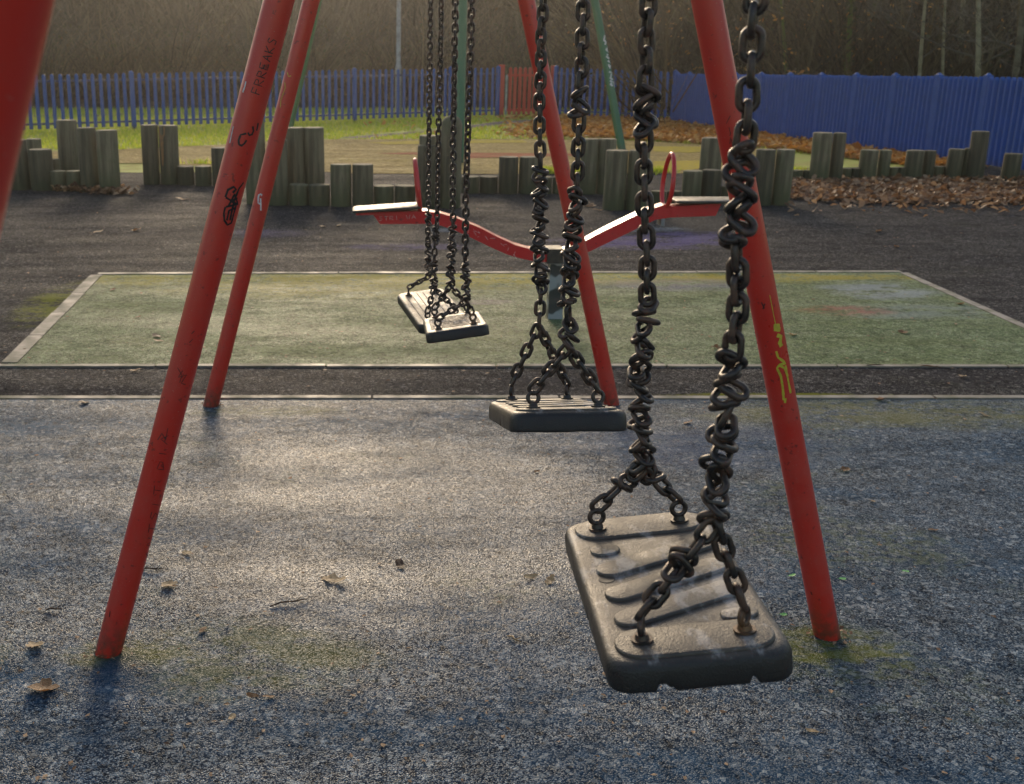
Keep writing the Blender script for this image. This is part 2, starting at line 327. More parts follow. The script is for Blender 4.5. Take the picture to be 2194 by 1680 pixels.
# ------------------------------------------------------------------ swing frame
def cyl_hit(P, Q, r, x, y):
    d = ray(x, y).normalized(); a = (Q - P).normalized(); o = CAM - P
    dp = d - a * d.dot(a); op = o - a * o.dot(a); A = dp.dot(dp); B = 2 * dp.dot(op); Cc = op.dot(op) - r * r; D = B * B - 4 * A * Cc
    t = (-B - math.sqrt(max(D, 0))) / (2 * A); H = CAM + d * t; n = (H - P) - a * (H - P).dot(a); return P + a * (H - P).dot(a) + n.normalized() * r, n.normalized()
def graffiti(root, leg, P, Q, r, strokes, wpx, mat, name='painted_stroke'):
    groups = [[st] for st in strokes] if strokes and not isinstance(strokes[0][0], list) else strokes
    for grp in groups:
        mb = MB()
        for st in grp:
            pts = []
            for i in range(len(st) - 1):
                a, b = st[i], st[i + 1]; n = max(2, int(math.hypot(b[0] - a[0], b[1] - a[1]) / 4))
                for k in range(n): pts.append((a[0] + (b[0] - a[0]) * k / n, a[1] + (b[1] - a[1]) * k / n))
            pts.append(st[-1]); H = [cyl_hit(P, Q, r + .0007, x, y) for x, y in pts]
            hw = wpx * zc(H[0][0]) / FPX / 2; vs = []
            for i, (h, n) in enumerate(H):
                t = (H[min(i + 1, len(H) - 1)][0] - H[max(i - 1, 0)][0]); t = t.normalized() if t.length > 1e-6 else Vector((0, 0, 1)); s = n.cross(t).normalized(); ww = hw * random.uniform(.8, 1.2)
                vs += [h + s * ww, h - s * ww]
            mb.add(vs, [(2 * i, 2 * i + 1, 2 * i + 3, 2 * i + 2) for i in range(len(H) - 1)])
        o = local(mb, root).build('painted_letter' if len(grp) > 1 or groups is strokes else name, mat, root); o.parent = leg
def z1(pts, x0=62.97, y0=62.97, k=.2624): return [(x0 + k * a, y0 + k * b) for a, b in pts]
fr = empty('swing_stand', (.3, 2.8, 0), 'red tubular swing frame with scrawled splayed legs standing along the blue rubber mat', 'swing frame')
RL = .0358
def plane_pt(A, B, x, y):
    n = (B - A).cross(Vector((0, 0, 1))); d = ray(x, y); return CAM + d * ((A - CAM).dot(n) / d.dot(n))
def apex(A, B, a, b):
    M2 = np.array([[(a - A).x, -(b - B).x], [(a - A).z, -(b - B).z]]); s = np.linalg.solve(M2, [(B - A).x, (B - A).z]); return A + (a - A) * float(s[0])
f2l, f2r, f3l, f3r = G(231, 1402), G(1773, 1366), G(451, 872), G(1311, 869)
ap2 = apex(f2l, f2r, plane_pt(f2l, f2r, 580, 68), plane_pt(f2l, f2r, 1527, 68))
ap3 = apex(f3l, f3r, plane_pt(f3l, f3r, 650, 68), plane_pt(f3l, f3r, 1142, 68))
bay = ap3 - ap2
f1l, f1r, ap1 = f2l - bay + Vector((-.074, 0, 0)), f2r - bay, ap2 - bay
f1l.z = f1r.z = 0
BEAMZ = min(ap2.z, ap3.z) - .02
bd = (ap3 - ap1).normalized()
mb = MB(); mb.tube([ap1 - bd * .25, ap3 + bd * .25], .05, 20); beam = local(mb, fr).build('top_beam', M['red'], fr)
legs = {}
for key, foot, top in (('1l', f1l, ap1), ('1r', f1r, ap1), ('2l', f2l, ap2), ('2r', f2r, ap2), ('3l', f3l, ap3), ('3r', f3r, ap3)):
    d = (top - foot).normalized(); mb = MB(); N = 12
    off = Vector((.0, 0, 0))
    mb.tube([foot - d * .06 + (top + off - foot + d * .06) * (i / N) for i in range(N + 1)], RL, 32)
    legs[key] = (local(mb, fr).build('leg', M['red'], fr), foot, top + off)
def gl(key, strokes, wpx, mat): graffiti(fr, legs[key][0], legs[key][1], legs[key][2], RL, strokes, wpx, mat)
# letters of the word written up the leg
LET = {'F': [[(0, 0), (0, 1)], [(0, 1), (.55, .95)], [(0, .5), (.45, .5)]], 'R': [[(0, 0), (0, 1), (.5, .9), (.5, .6), (0, .5), (.6, 0)]],
       'E': [[(.55, 1), (0, .95), (0, 0), (.6, .05)], [(0, .5), (.45, .5)]], 'A': [[(0, 0), (.3, 1), (.6, 0)], [(.12, .4), (.5, .4)]], 'K': [[(0, 0), (0, 1)], [(.55, 1), (0, .45), (.6, 0)]],
       'S': [[(.55, .9), (.2, 1), (.05, .75), (.5, .4), (.4, .05), (0, .1)]], 'N': [[(0, 0), (0, 1), (.5, 0), (.5, 1)]], 'V': [[(0, 1), (.25, 0), (.5, 1)]], 'M': [[(0, 0), (.05, 1), (.3, .4), (.55, 1), (.6, 0)]],
       'O': [[(.3, 0), (0, .3), (0, .7), (.3, 1), (.55, .7), (.55, .3), (.3, 0)]], 'D': [[(0, 0), (0, 1), (.5, .7), (.5, .3), (0, 0)]], 'W': [[(0, 1), (.15, 0), (.3, .6), (.45, 0), (.6, 1)]], 'T': [[(0, 1), (.6, 1)], [(.3, 1), (.3, 0)]],
       'I': [[(.2, 0), (.2, 1)]], 'L': [[(0, 1), (0, 0), (.5, 0)]], 'C': [[(.5, .9), (.1, .9), (0, .5), (.1, .1), (.5, .1)]]}
def word(txt, p0, p1, hgt, side=-1):
    (x0, y0), (x1, y1) = p0, p1; L = math.hypot(x1 - x0, y1 - y0); ux, uy = (x1 - x0) / L, (y1 - y0) / L; vx, vy = -uy * side * -1, ux * side * -1
    vx, vy = uy, -ux
    st = []; step = L / len(txt)
    for i, ch in enumerate(txt):
        if ch in LET: st.append([[(x0 + ux * (i + a * 1.15) * step + vx * b * hgt, y0 + uy * (i + a * 1.15) * step + vy * b * hgt) for a, b in s] for s in LET[ch]])
    return st
gl('2l', word('FRREAKS', (556, 203), (596, 80), 19, -1), 2.0, M['ink_black'])
gl('2l', [z1([(1772, 850), (1725, 862), (1708, 905), (1712, 940), (1732, 950), (1756, 932), (1774, 905)]), z1([(1785, 842), (1797, 866), (1818, 858), (1830, 830), (1824, 792)]), z1([(1868, 765), (1862, 800), (1855, 828)])], 4.3, M['ink_black'])
gl('2l', [z1([(1600, 1450), (1588, 1500), (1592, 1560), (1618, 1597), (1650, 1580), (1665, 1520), (1690, 1430), (1605, 1450)]), z1([(1600, 1370), (1622, 1310), (1668, 1286), (1688, 1306), (1660, 1335)]), z1([(1750, 1250), (1712, 1300), (1672, 1400), (1650, 1500), (1638, 1560)]), z1([(1628, 1440), (1676, 1345), (1704, 1430), (1640, 1400)]), z1([(1612, 1560), (1630, 1480), (1680, 1460)]), z1([(1604, 1372), (1650, 1400), (1700, 1380)])], 4.5, M['ink_black'])
gl('2l', [z1([(1768, 425), (1758, 470), (1742, 515)])], 3.5, M['ink_white'])  # white streak for scratches and a painted highlight on the leg's edge
gl('2l', [z1([(1666, 790), (1650, 860), (1636, 930)])], 2.5, M['ink_white'])  # lower edge streak, again scratches and painted highlight
T3 = lambda p: [(62.97 + .3157 * a, 440.8 + .3157 * b) for a, b in p]
gl('2l', [T3([(1005, 1100), (1035, 1150), (1020, 1200)]), T3([(1040, 1120), (1010, 1165), (1065, 1150), (1030, 1205), (1060, 1215)]), T3([(870, 1590), (900, 1545), (925, 1590), (940, 1510)]), T3([(1085, 930), (1110, 905)]), T3([(1100, 870), (1120, 850)])], 1.8, M['ink_dark'])
gl('2l', word('WANTSIT DIA', (322, 1225), (362, 925), 15, -1), 1.6, M['ink_dark'])
gl('2l', [[(236, 1310), (234, 1322)], [(287, 1290), (293, 1282)]], 2.2, M['ink_black'])
gl('3l', [z1([(1900, 1355), (1885, 1345), (1872, 1355), (1868, 1385), (1868, 1420), (1884, 1424)]), z1([(1888, 1380), (1889, 1430), (1890, 1480)])], 3, M['ink_white'])
gl('3l', [z1([(2106, 350), (2114, 385), (2136, 380)]), z1([(2086, 430), (2088, 480), (2070, 530), (2052, 580), (2048, 640)])], 1.6, M['ink_yellow'])
R5 = lambda p: [(1259.4 + .2999 * a, 440.8 + .2999 * b) for a, b in p]
gl('2r', [R5([(1328, 862), (1372, 858)]), R5([(1330, 882), (1376, 884)]), R5([(1352, 925), (1382, 935), (1372, 980), (1384, 1005)])], 9, M['ink_yellow'])
gl('2r', [R5([(1346, 1040), (1360, 1085), (1395, 1110), (1412, 1128), (1372, 1136), (1352, 1160), (1380, 1220), (1392, 1290), (1400, 1390)]), R5([(1370, 1140), (1404, 1160), (1430, 1220)]), R5([(1412, 1140), (1428, 1230), (1450, 1340)]), R5([(1412, 1375), (1408, 1410)])], 5, M['ink_yellow'])
gl('2r', [R5([(1300, 640), (1322, 750), (1342, 850)])], 1.6, M['ink_yellow'])
gl('2r', [z1(s, 1070.5) for s in ([(1850, 770), (1868, 735), (1884, 705)], [(1872, 800), (1885, 850), (1880, 870)], [(1880, 935), (1884, 880), (1905, 950), (1912, 985)], [(1925, 870), (1935, 940), (1950, 900)])] , 1.5, M['ink_dark'])
gl('2r', [R5([(1240, 690), (1262, 735)]), R5([(1265, 700), (1250, 740)]), [(1737, 1668 - 400), (1740, 1275)]], 3, M['ink_dark'])
# ------------------------------------------------------------------ swings
PITCH, LW, WR = .0212, .0250, .0079
def link_template(pitch, n=22, m=8):
    r = (LW - WR) / 2; sh = (pitch + 2 * WR - LW) / 2; cl = []
    for i in range(n):
        a = 2 * PI * i / n; cl.append(Vector((r * math.cos(a), 0, r * math.sin(a) + (sh if math.sin(a) >= 0 else -sh))))
    t = MB(); t.tube(cl, WR / 2, m, closed=True); return t
LT = link_template(PITCH); LT_LONG = link_template(PITCH * 1.35)
def basis(t, roll):
    t = t.normalized(); a = t.orthogonal().normalized()
    ref = Vector((1, 0, 0)); a = (ref - t * ref.dot(t)); a = a.normalized() if a.length > .1 else t.orthogonal().normalized()
    b = t.cross(a); c, s = math.cos(roll), math.sin(roll)
    X = a * c + b * s; Y = t.cross(X); return Matrix((X, Y, t)).transposed()
def chain_mb(nodes, seed, phase=0):
    """nodes: (point, kind of the stretch that follows) ; 's' links hang straight, 'k' links are wound into knots"""
    rnd = random.Random(seed); mb = MB(); i = 0; rem = 0
    for (P, kind), (Q, _) in zip(nodes[:-1], nodes[1:]):
        P = Vector(P); Q = Vector(Q); L = (Q - P).length; t = (Q - P).normalized()
        n = max(1, round(L / (PITCH if kind == 's' else PITCH * .50))); st = L / n
        for k in range(n):
            c = P + t * ((k + .5) * st)
            if kind == 's':
                roll = phase + (PI / 2) * (i % 2) + .35 * math.sin(i * .23 + seed) + rnd.uniform(-.10, .10)
                Mx = basis(t, roll) @ Matrix.Rotation(rnd.uniform(-.07, .07), 3, 'Y'); off = Vector((rnd.gauss(0, .0006), rnd.gauss(0, .0006), 0))
            else:
                az = phase + i * 2.05 + rnd.uniform(-.35, .35)
                tilt = rnd.uniform(.85, 1.3)
                b0 = basis(t, az); Mx = b0 @ Matrix.Rotation(tilt, 3, 'Y') @ Matrix.Rotation(rnd.uniform(.6, 1.5) * (1 if i % 2 else -1), 3, 'Z')
                off = b0 @ Vector((rnd.uniform(.000, .005), rnd.gauss(0, .0025), 0))
            mb.add([Mx @ Vector(v) + c + off for v in LT.v], LT.f); i += 1
    return mb
def rrect(hx, hy, r, n=7):
    out = []
    for cx, cy, a0 in ((hx - r, hy - r, 0), (-hx + r, hy - r, PI / 2), (-hx + r, -hy + r, PI), (hx - r, -hy + r, 1.5 * PI)):
        for k in range(n): a = a0 + PI / 2 * k / (n - 1); out.append((cx + r * math.cos(a), cy + r * math.sin(a)))
    return out
SW, SLn, ST = .206, .424, .036
def seat_outline(hx, hy, r):
    L = rrect(hx, hy, r); out = []
    for i, p in enumerate(L):
        q = L[(i + 1) % len(L)]; out.append(p); d = math.hypot(q[0] - p[0], q[1] - p[1])
        if d > .05: out += [(p[0] + (q[0] - p[0]) * k / 40, p[1] + (q[1] - p[1]) * k / 40) for k in range(1, 40)]
    return out
def seat_mesh(notches=()):
    mb = MB(); loops = [(-.010, -ST, .022), (-.0015, -ST, .026), (-.0005, -ST + .002, .027), (0, -ST + .006, .028), (0, -.012, .030), (-.002, -.006, .030), (-.0045, -.002, .030), (-.009, -.0003, .028), (-.013, 0, .026)]
    vs = []; n = None
    def lift(x, y, z):
        if z > -.02: return z
        u = 0
        for nx_, w_ in notches:
            if y < -SLn / 2 + .02 and abs(x - nx_) < w_: u = .009 if nx_ != -.036 else .005
            if y > SLn / 2 - .02 and abs(x + nx_) < w_: u = .012
        if x < -SW / 2 + .02 and abs(y + .035) < .004: u = .016
        return z + u + .0005 * math.sin(x * 60 + y * 31)
    for off, z, r in loops:
        L = seat_outline(SW / 2 + off, SLn / 2 + off, r); n = len(L); vs += [(x, y, lift(x, y, z)) for x, y in L]
    fs = [(j * n + k, j * n + (k + 1) % n, (j + 1) * n + (k + 1) % n, (j + 1) * n + k) for j in range(len(loops) - 1) for k in range(n)]
    fs += [tuple((len(loops) - 1) * n + k for k in range(n))]
    I = seat_outline(SW / 2 - .014, SLn / 2 - .014, .02); m0 = len(vs); vs += [(x, y, -.016) for x, y in I]      # hollow underside
    fs += [(k, m0 + k, m0 + (k + 1) % n, (k + 1) % n) for k in range(n)] + [tuple(m0 + k for k in range(n - 1, -1, -1))]
    mb.add(vs, fs)
    return mb
def pad(mb, cx, cy, hx, hy, rot, h=.0022):
    R = Matrix.Rotation(rot, 3, 'Z'); r = min(hx, hy) * .98; n = 8
    vs = []; sc = ((0, -.001), (0, h * .5), (-.0012, h * .92), (-.0028, h))
    for off, z in sc:
        for x, y in rrect(hx + off, hy + off, max(r + off, .001), n): v = R @ Vector((x, y, 0)); vs.append((v.x + cx, v.y + cy, z))
    m = 4 * n; mb.add(vs, [(j * m + k, j * m + (k + 1) % m, (j + 1) * m + (k + 1) % m, (j + 1) * m + k) for j in range(3) for k in range(m)] + [tuple(3 * m + k for k in range(m))])
def make_swing(name, label, FL, FR, BR, BL, chains, seed, style='near', eyes=(0, 0, 0, 0)):
    FL, FR, BR, BL = map(Vector, (FL, FR, BR, BL)); c = (FL + FR + BR + BL) / 4
    u = ((BL + BR) - (FL + FR)).normalized(); x = ((FR + BR) - (FL + BL)); x = (x - u * x.dot(u)).normalized(); n = x.cross(u)
    Rm = Matrix((x, u, n)).transposed(); M4 = Rm.to_4x4(); M4.translation = Vector((0, 0, 0))
    root = empty('swing', c, label, 'swing', 'swings hanging in a row from the red frame')
    sm = seat_mesh(((-.046, .006), (-.036, .005), (.054, .0045)) if seed == 1 else ()); seat = sm.build('seat', M['seat'], root); seat.matrix_local = M4
    pm = MB()
    if style == 'near':
        pad(pm, 0, SLn / 2 - .044, SW / 2 - .014, .033, 0, .0040); pad(pm, 0, -SLn / 2 + .044, SW / 2 - .014, .033, 0, .0040)
        for yy in (.058, -.012, -.080): pad(pm, .003, yy, .088, .0200, .40, .0046)
        pad(pm, -.058, .096, .020, .017, .1, .0034); pad(pm, .064, -.118, .022, .013, .1, .0034)
    elif style == 'fine':
        for k in range(9): pad(pm, 0, -.14 + k * .035, SW / 2 - .02, .007, .0, .0022)
    else:
        for k in range(6): pad(pm, -.065 + k * .026, 0, .008, SLn / 2 - .03, 0, .002)
    rg = pm.build('grip_ridges', M['seat'], seat)
    if style == 'near':
        for px_, py_ in ((-.070, .008), (.072, -.046)):
            hm = MB(); hm.tube([(px_, py_, .0002), (px_, py_, .0007)], [.0105, .0100], 20); hm.build('dimple', M['dark_plastic'], seat)
        st = MB()                                      # moulded script on the middle ridge
        base = Matrix.Rotation(.40, 3, 'Z')
        def glyph(pts, ox): 
            P3 = [base @ Vector((ox + a, -.016 + b, .0041)) for a, b in pts]; st = MB(); st.tube(P3, .0007, 5); st.build('moulded_letter', M['seat'], seat)
        arc = lambda cx, cy, r, a0, a1: [(cx + r * math.cos(rad(a)), cy + r * math.sin(rad(a))) for a in range(a0, a1 + 1, 30)]
        glyph([(0, -.002), (.001, .014)], .012); glyph([(.001, .014)] + [(.001 + a, .0105 + b) for a, b in arc(0, 0, .0038, -90, 90)][::-1] + [(.0005, .0065)], .012)
        glyph([(0, .014), (0, 0), (.002, 0)], .022); glyph(arc(.004, .004, .004, 20, 380), .026); glyph([(.0085, .008), (.0085, 0), (.010, 0)], .026)
        glyph([(0, .008), (.003, 0)], .0375); glyph([(.007, .008), (.001, -.005), (-.002, -.005)], .0375)
        for k in range(4): glyph([(0, 0), (0, .008), (.004, .007), (.005, 0)], -.052 + k * .0085)
    rings = []
    for i, P in enumerate((FL, FR, BR, BL)):
        lp = Rm.transposed() @ (P - c); ex, ey = lp.x, lp.y; mb = MB(); zz = .0028
        mb.tube([(ex, ey, zz - .001), (ex, ey, zz + .004)], .0125, 18); mb.tube([(ex, ey, zz + .004), (ex, ey, zz + .010)], [.0085, .0070], 16)
        an = eyes[i]; rc = Vector((ex, ey, zz + .020)); rr = .0098
        mb.tube([rc + Vector((math.cos(an) * rr * math.cos(a), math.sin(an) * rr * math.cos(a), rr * math.sin(a))) for a in [2 * PI * k / 22 for k in range(22)]], .0037, 10, closed=True)
        e = mb.build('eyebolt', M['rust'] if seed % 2 == 1 and i in (1,) else M['chain'], seat); rings.append(c + Rm @ (rc + Vector((0, 0, .012))))
    for ci, (path, apexp, (ia, ib), fine) in enumerate(chains):
        top = Vector(path[0][0]); bp = ap1 + bd * ((top.y - ap1.y) / bd.y); bp = Vector((bp.x, bp.y, bp.z - .08))
        nodes = [(bp, 's')] + [(p, k) for p, k in path] + [(apexp, 's')]
        ch = local(chain_mb(nodes, seed * 10 + ci, random.uniform(0, .6)), root).build('chain', M['chain'], root)
        hg = MB(); hg.tube([bp + Vector((0, 0, .0)), bp + Vector((0, 0, .05))], .008, 10); hg.tube([bp + Vector((0, -.022, .07)), bp + Vector((0, .022, .07))], .062, 20)
        local(hg, root).build('hanger', M['chain'], root)
        for j, ii in enumerate((ia, ib)):
            E_ = rings[ii]; A_ = Vector(apexp); kn = fine[j] if fine else ()
            nd = [(A_, 's')]
            for (t0, t1) in kn: nd += [(A_.lerp(E_, t0), 'k'), (A_.lerp(E_, t1), 's')]
            nd += [(E_, 's')]
            br = local(chain_mb(nd, seed * 100 + ci * 10 + j, .3 + j), root).build('chain_branch', M['chain'], root); br.parent = ch
    return root
def ypath(lst, Y): return [(at(x, y, Y), k) for x, y, k in lst]
PR = (at(1385, 1368, 1.136), at(1601, 1349, 1.132), at(1465, 1112, 1.462), at(1283, 1132, 1.466))
make_swing('swing', 'nearest swing, black ridged rubber seat seen from above on knotted chains', Vector((.306, 1.136, .955)), Vector((.420, 1.132, .970)), Vector((.433, 1.462, .961)), Vector((.319, 1.466, .947)), [
    (ypath([(1612, 68, 's'), (1603, 230, 's'), (1597, 315, 'k'), (1584, 420, 'k'), (1578, 530, 's'), (1581, 640, 's'), (1568, 762, 'k'), (1560, 880, 's'), (1550, 900, 'k'), (1540, 1000, 'k')], 1.134), at(1531, 1118, 1.134), (0, 1), (((.35, .55),), ())),
    (ypath([(1385, 68, 's'), (1382, 190, 'k'), (1379, 282, 's'), (1380, 420, 's'), (1386, 560, 's'), (1387, 645, 'k'), (1372, 790, 'k'), (1371, 900, 'k')], 1.464), at(1376, 1000, 1.464), (3, 2), (((.25, .5),), ((.1, .4),)))],
    1, 'near', (1.3, .9, .15, .1))
make_swing('swing', 'second nearest swing, black seat seen edge on with pale sheen along its ribbed top', Vector((.284, 1.893, .990)), Vector((.399, 1.893, .992)), Vector((.401, 2.212, .908)), Vector((.286, 2.212, .906)), [
    (ypath([(1247, 68, 's'), (1243, 190, 'k'), (1241, 250, 's'), (1235, 405, 'k'), (1224, 530, 'k'), (1218, 655, 's'), (1218, 690, 'k')], 1.893), at(1217.5, 742, 1.893), (0, 1), None),
    (ypath([(1160, 68, 's'), (1156, 230, 's'), (1157, 358, 'k'), (1156, 520, 'k'), (1160, 622, 's')], 2.212), at(1154, 698, 2.212), (3, 2), None)],
    2, 'near', (.1, .2, 1.2, 1.3))
make_swing('swing', 'third swing, black ribbed seat overlapping the last one, tilted to the left', Vector((.214, 3.564, .730)), Vector((.328, 3.564, .747)), Vector((.335, 3.891, .709)), Vector((.221, 3.891, .691)), [
    (ypath([(1010, 68, 's'), (1004, 240, 's'), (998, 420, 's'), (997, 560, 'k')], 3.564), at(1000, 645, 3.564), (0, 1), None),
    (ypath([(975, 68, 's'), (971, 300, 's'), (970, 485, 'k'), (966, 570, 'k')], 3.891), at(965, 612, 3.891), (3, 2), None)],
    3, 'fine', (.1, .2, .3, .3))
bc = at(925, 655, 4.45)
def bseat(dx, dy, tilt=.05, yaw=.20):
    v = Vector((dx, dy, dy * .10 + dx * .10)); return bc + Matrix.Rotation(yaw, 3, 'Z') @ v
make_swing('swing', 'farthest swing, pale shining seat with lengthwise grooves turned askew', bseat(-.057, -.165), bseat(.057, -.165), bseat(.057, .165), bseat(-.057, .165), [
    (ypath([(945, 68, 's'), (940, 280, 's'), (936, 480, 'k'), (932, 520, 's'), (930, 560, 'k')], 4.3), at(930, 617, 4.3), (0, 1), None),
    (ypath([(922, 68, 's'), (919, 300, 's'), (918, 455, 'k'), (917, 480, 's'), (917, 520, 'k')], 4.6), at(920, 592, 4.6), (3, 2), None)],
    4, 'long', (.1, .2, 1.2, 1.3))
# ------------------------------------------------------------------ seesaw
YS = G(1187, 683).y
ss = empty('seesaw', G(1187, 683), 'red see-saw with sagging beam and black seats on the green mat', 'seesaw')
def sp(p, dy=0, lift=0):
    q = at(p[0], p[1], YS); return Vector((q.x, q.y + dy, q.z + lift))
topl = [(912, 450), (945, 455), (976, 464), (1028, 486), (1062, 504), (1102, 522), (1133, 530.5), (1170, 534)]
botl = [(912, 476), (945, 481), (976, 492), (1003, 504), (1055, 529), (1085, 542), (1107, 549), (1144, 557), (1170, 558)]
topr = [(1202, 534), (1225, 527), (1249, 514), (1290, 492), (1377, 450), (1420, 436), (1440, 441)]
botr = [(1440, 462), (1400, 468), (1340, 497), (1259, 536), (1230, 551), (1202, 558)]
for poly, dep in ((topl + botl[::-1], .055), (topr + botr, .055)):
    mb = MB(); mb.prism([sp(p, -dep) for p in poly], (0, dep * 2, 0)); fix(local(mb, ss).build('beam', M['saw_red'], ss))
mb = MB(); mb.prism([sp(p, -.060) for p in [(796, 452), (814, 477), (916, 476.5), (916, 449)]], (0, .12, 0)); mb.prism([sp(p, -.09) for p in [(762, 451), (764, 457), (800, 456), (800, 449)]], (0, .18, 0)); fix(local(mb, ss).build('seat_bracket', M['saw_red'], ss))
mb = MB(); mb.prism([sp(p, -.060) for p in [(1432, 440), (1540, 433), (1527, 459.5), (1432, 463)]], (0, .12, 0)); fix(local(mb, ss).build('seat_bracket', M['saw_red'], ss))
def saw_seat(px, py):
    mb = MB(); a = sp(px); b = sp(py); d = (b - a); L = d.length; t = d.normalized(); n = Vector((0, 1, 0)).cross(t) * -1
    if n.z < 0: n = -n
    Rm = Matrix((t, Vector((0, 1, 0)), n)).transposed(); c = (a + b) / 2; loops = []
    for off, z, r in ((-.004, -.016, .03), (0, -.012, .034), (0, -.004, .034), (-.005, 0, .03)): loops.append([(x, y, z) for x, y in rrect(L / 2 + off, .115 + off, r)])
    n_ = len(loops[0]); vs = [Rm @ Vector(v) + c for lp in loops for v in lp]
    mb.add(vs, [tuple(range(n_ - 1, -1, -1))] + [(j * n_ + k, j * n_ + (k + 1) % n_, (j + 1) * n_ + (k + 1) % n_, (j + 1) * n_ + k) for j in range(3) for k in range(n_)] + [tuple(3 * n_ + k for k in range(n_))])
    return local(mb, ss).build('seat', M['dark_plastic'], ss)
saw_seat((755, 447), (902, 437)); saw_seat((1441, 426), (1590, 426))
def hoop(x0, y0, x1, y1):
    mb = MB(); A = sp((x0, y0)); B = sp((x1, y1)); c = (A + B) / 2; ax = (B - A) / 2; L = ax.length; pts = []
    for k in range(36):
        a = 2 * PI * k / 36; pts.append(c + ax * math.cos(a) + Vector((0, .115 * math.sin(a) * (1 - .15 * math.cos(a)), 0)))
    mb.tube(pts, .0135, 12, closed=True); return local(mb, ss).build('handle', M['saw_red'], ss)
hoop(900, 452, 889, 343); hoop(1424, 443, 1440, 330)
mb = MB(); P = sp((1186, 545)); mb.box(P, (.098, .15, .088)); fix(local(mb, ss).build('pivot_block', M['dark_plastic'], ss))
mb = MB(); P0 = sp((1186, 563)); P1 = G(1187, 683); mb.box((P1.x, P1.y, P0.z / 2), (.09, .09, P0.z)); fix(local(mb, ss).build('post', M['dirty_post'], ss))
mb = MB(); mb.box((P1.x, P1.y, P0.z + .006), (.112, .112, .010)); mb.box((P1.x, P1.y, P0.z + .02), (.05, .05, .03)); fix(local(mb, ss).build('cap_plate', M['galv'], ss))
mb = MB(); mb.box(sp((1416, 473)), (.022, .10, .05)); fix(local(mb, ss).build('foot_peg', M['galv'], ss))
mb = MB()
for s in [q for L_ in word('STRIPWAY', (812, 470), (905, 464), 8, -1) for q in L_]: mb.tube([sp(p, -.0615) for p in s], .0010, 4)
for k in range(14):
    x = random.uniform(985, 1110); y = 475 + (x - 985) * .50 + random.uniform(-2, 12); mb.tube([sp((x, y), -.0563), sp((x + random.uniform(-6, 12), y + random.uniform(-4, 9)), -.0563)], .0008, 4)
local(mb, ss).build('scratches', M['ink_white'], ss)
# ------------------------------------------------------------------ timber posts
def log_post(x0, x1, yt, yb, label, grp, rounded=False, hidden_base=None, orange=False):
    xc = (x0 + x1) / 2; B = G(xc, yb); r = (x1 - x0) / 2 * zc(B) / FPX; B = Vector((B.x, B.y + r * .6, 0)); T = at(xc, yt, B.y - r * .6); H = T.z
    root_loc = B; mb = MB(); n = 26; rnd = random.Random(int(x0 * 7 + yt)); ph = rnd.uniform(0, 6)
    zs = [0, .02, H * .25, H * .5, H * .75, H - .02, H - .006, H] if not rounded else [0, H * .25, H * .5, H * .75, H - r * .9, H - r * .5, H - r * .22, H - r * .05, H]
    rr = [r] * 5 + [r * .995, r * .975, r * .93] if not rounded else [r, r, r, r, r, r * .9, r * .68, r * .35, r * .02]
    tx, ty = rnd.uniform(-.01, .01), rnd.uniform(-.01, .01); tilt = rnd.uniform(-.02, .02)
    vs = []
    for z, q in zip(zs, rr):
        for k in range(n):
            a = 2 * PI * k / n; wob = 1 + .015 * math.sin(3 * a + ph) + .012 * math.sin(7 * a + 2 * ph) + .006 * math.sin(z * 9 + a * 5)
            zz = z + (tilt * math.cos(a + ph) * q / r * r if z > H * .8 and not rounded else 0)
            vs.append((q * math.cos(a) * wob + tx * z, q * math.sin(a) * wob + ty * z, zz))
    N = len(zs); mb.add(vs, [(j * n + k, j * n + (k + 1) % n, (j + 1) * n + (k + 1) % n, (j + 1) * n + k) for j in range(N - 1) for k in range(n)])
    mb.add(vs[-n:], [tuple(range(n))], False)
    o = mb.build('timber_post', M['wood']); o.location = root_loc; o.rotation_euler = (0, 0, 0)
    tag(o, label, 'timber post', grp)
    if orange:
        om = MB(); pts = []
        for z, wd in ((H * .98, .9), (H * .86, .8), (H * .78, .45), (H * .6, .35), (H * .45, .25), (H * .33, .1)):
            pts.append([(r * 1.045 * math.sin(-.55 + wd * s), -r * 1.045 * math.cos(-.55 + wd * s), z) for s in (-.5, .5)])
        om.add([p for q in pts for p in q], [(2 * i, 2 * i + 1, 2 * i + 3, 2 * i + 2) for i in range(len(pts) - 1)]); om.build('bare_orange_patch', M['orange_wood'], o)
    return o
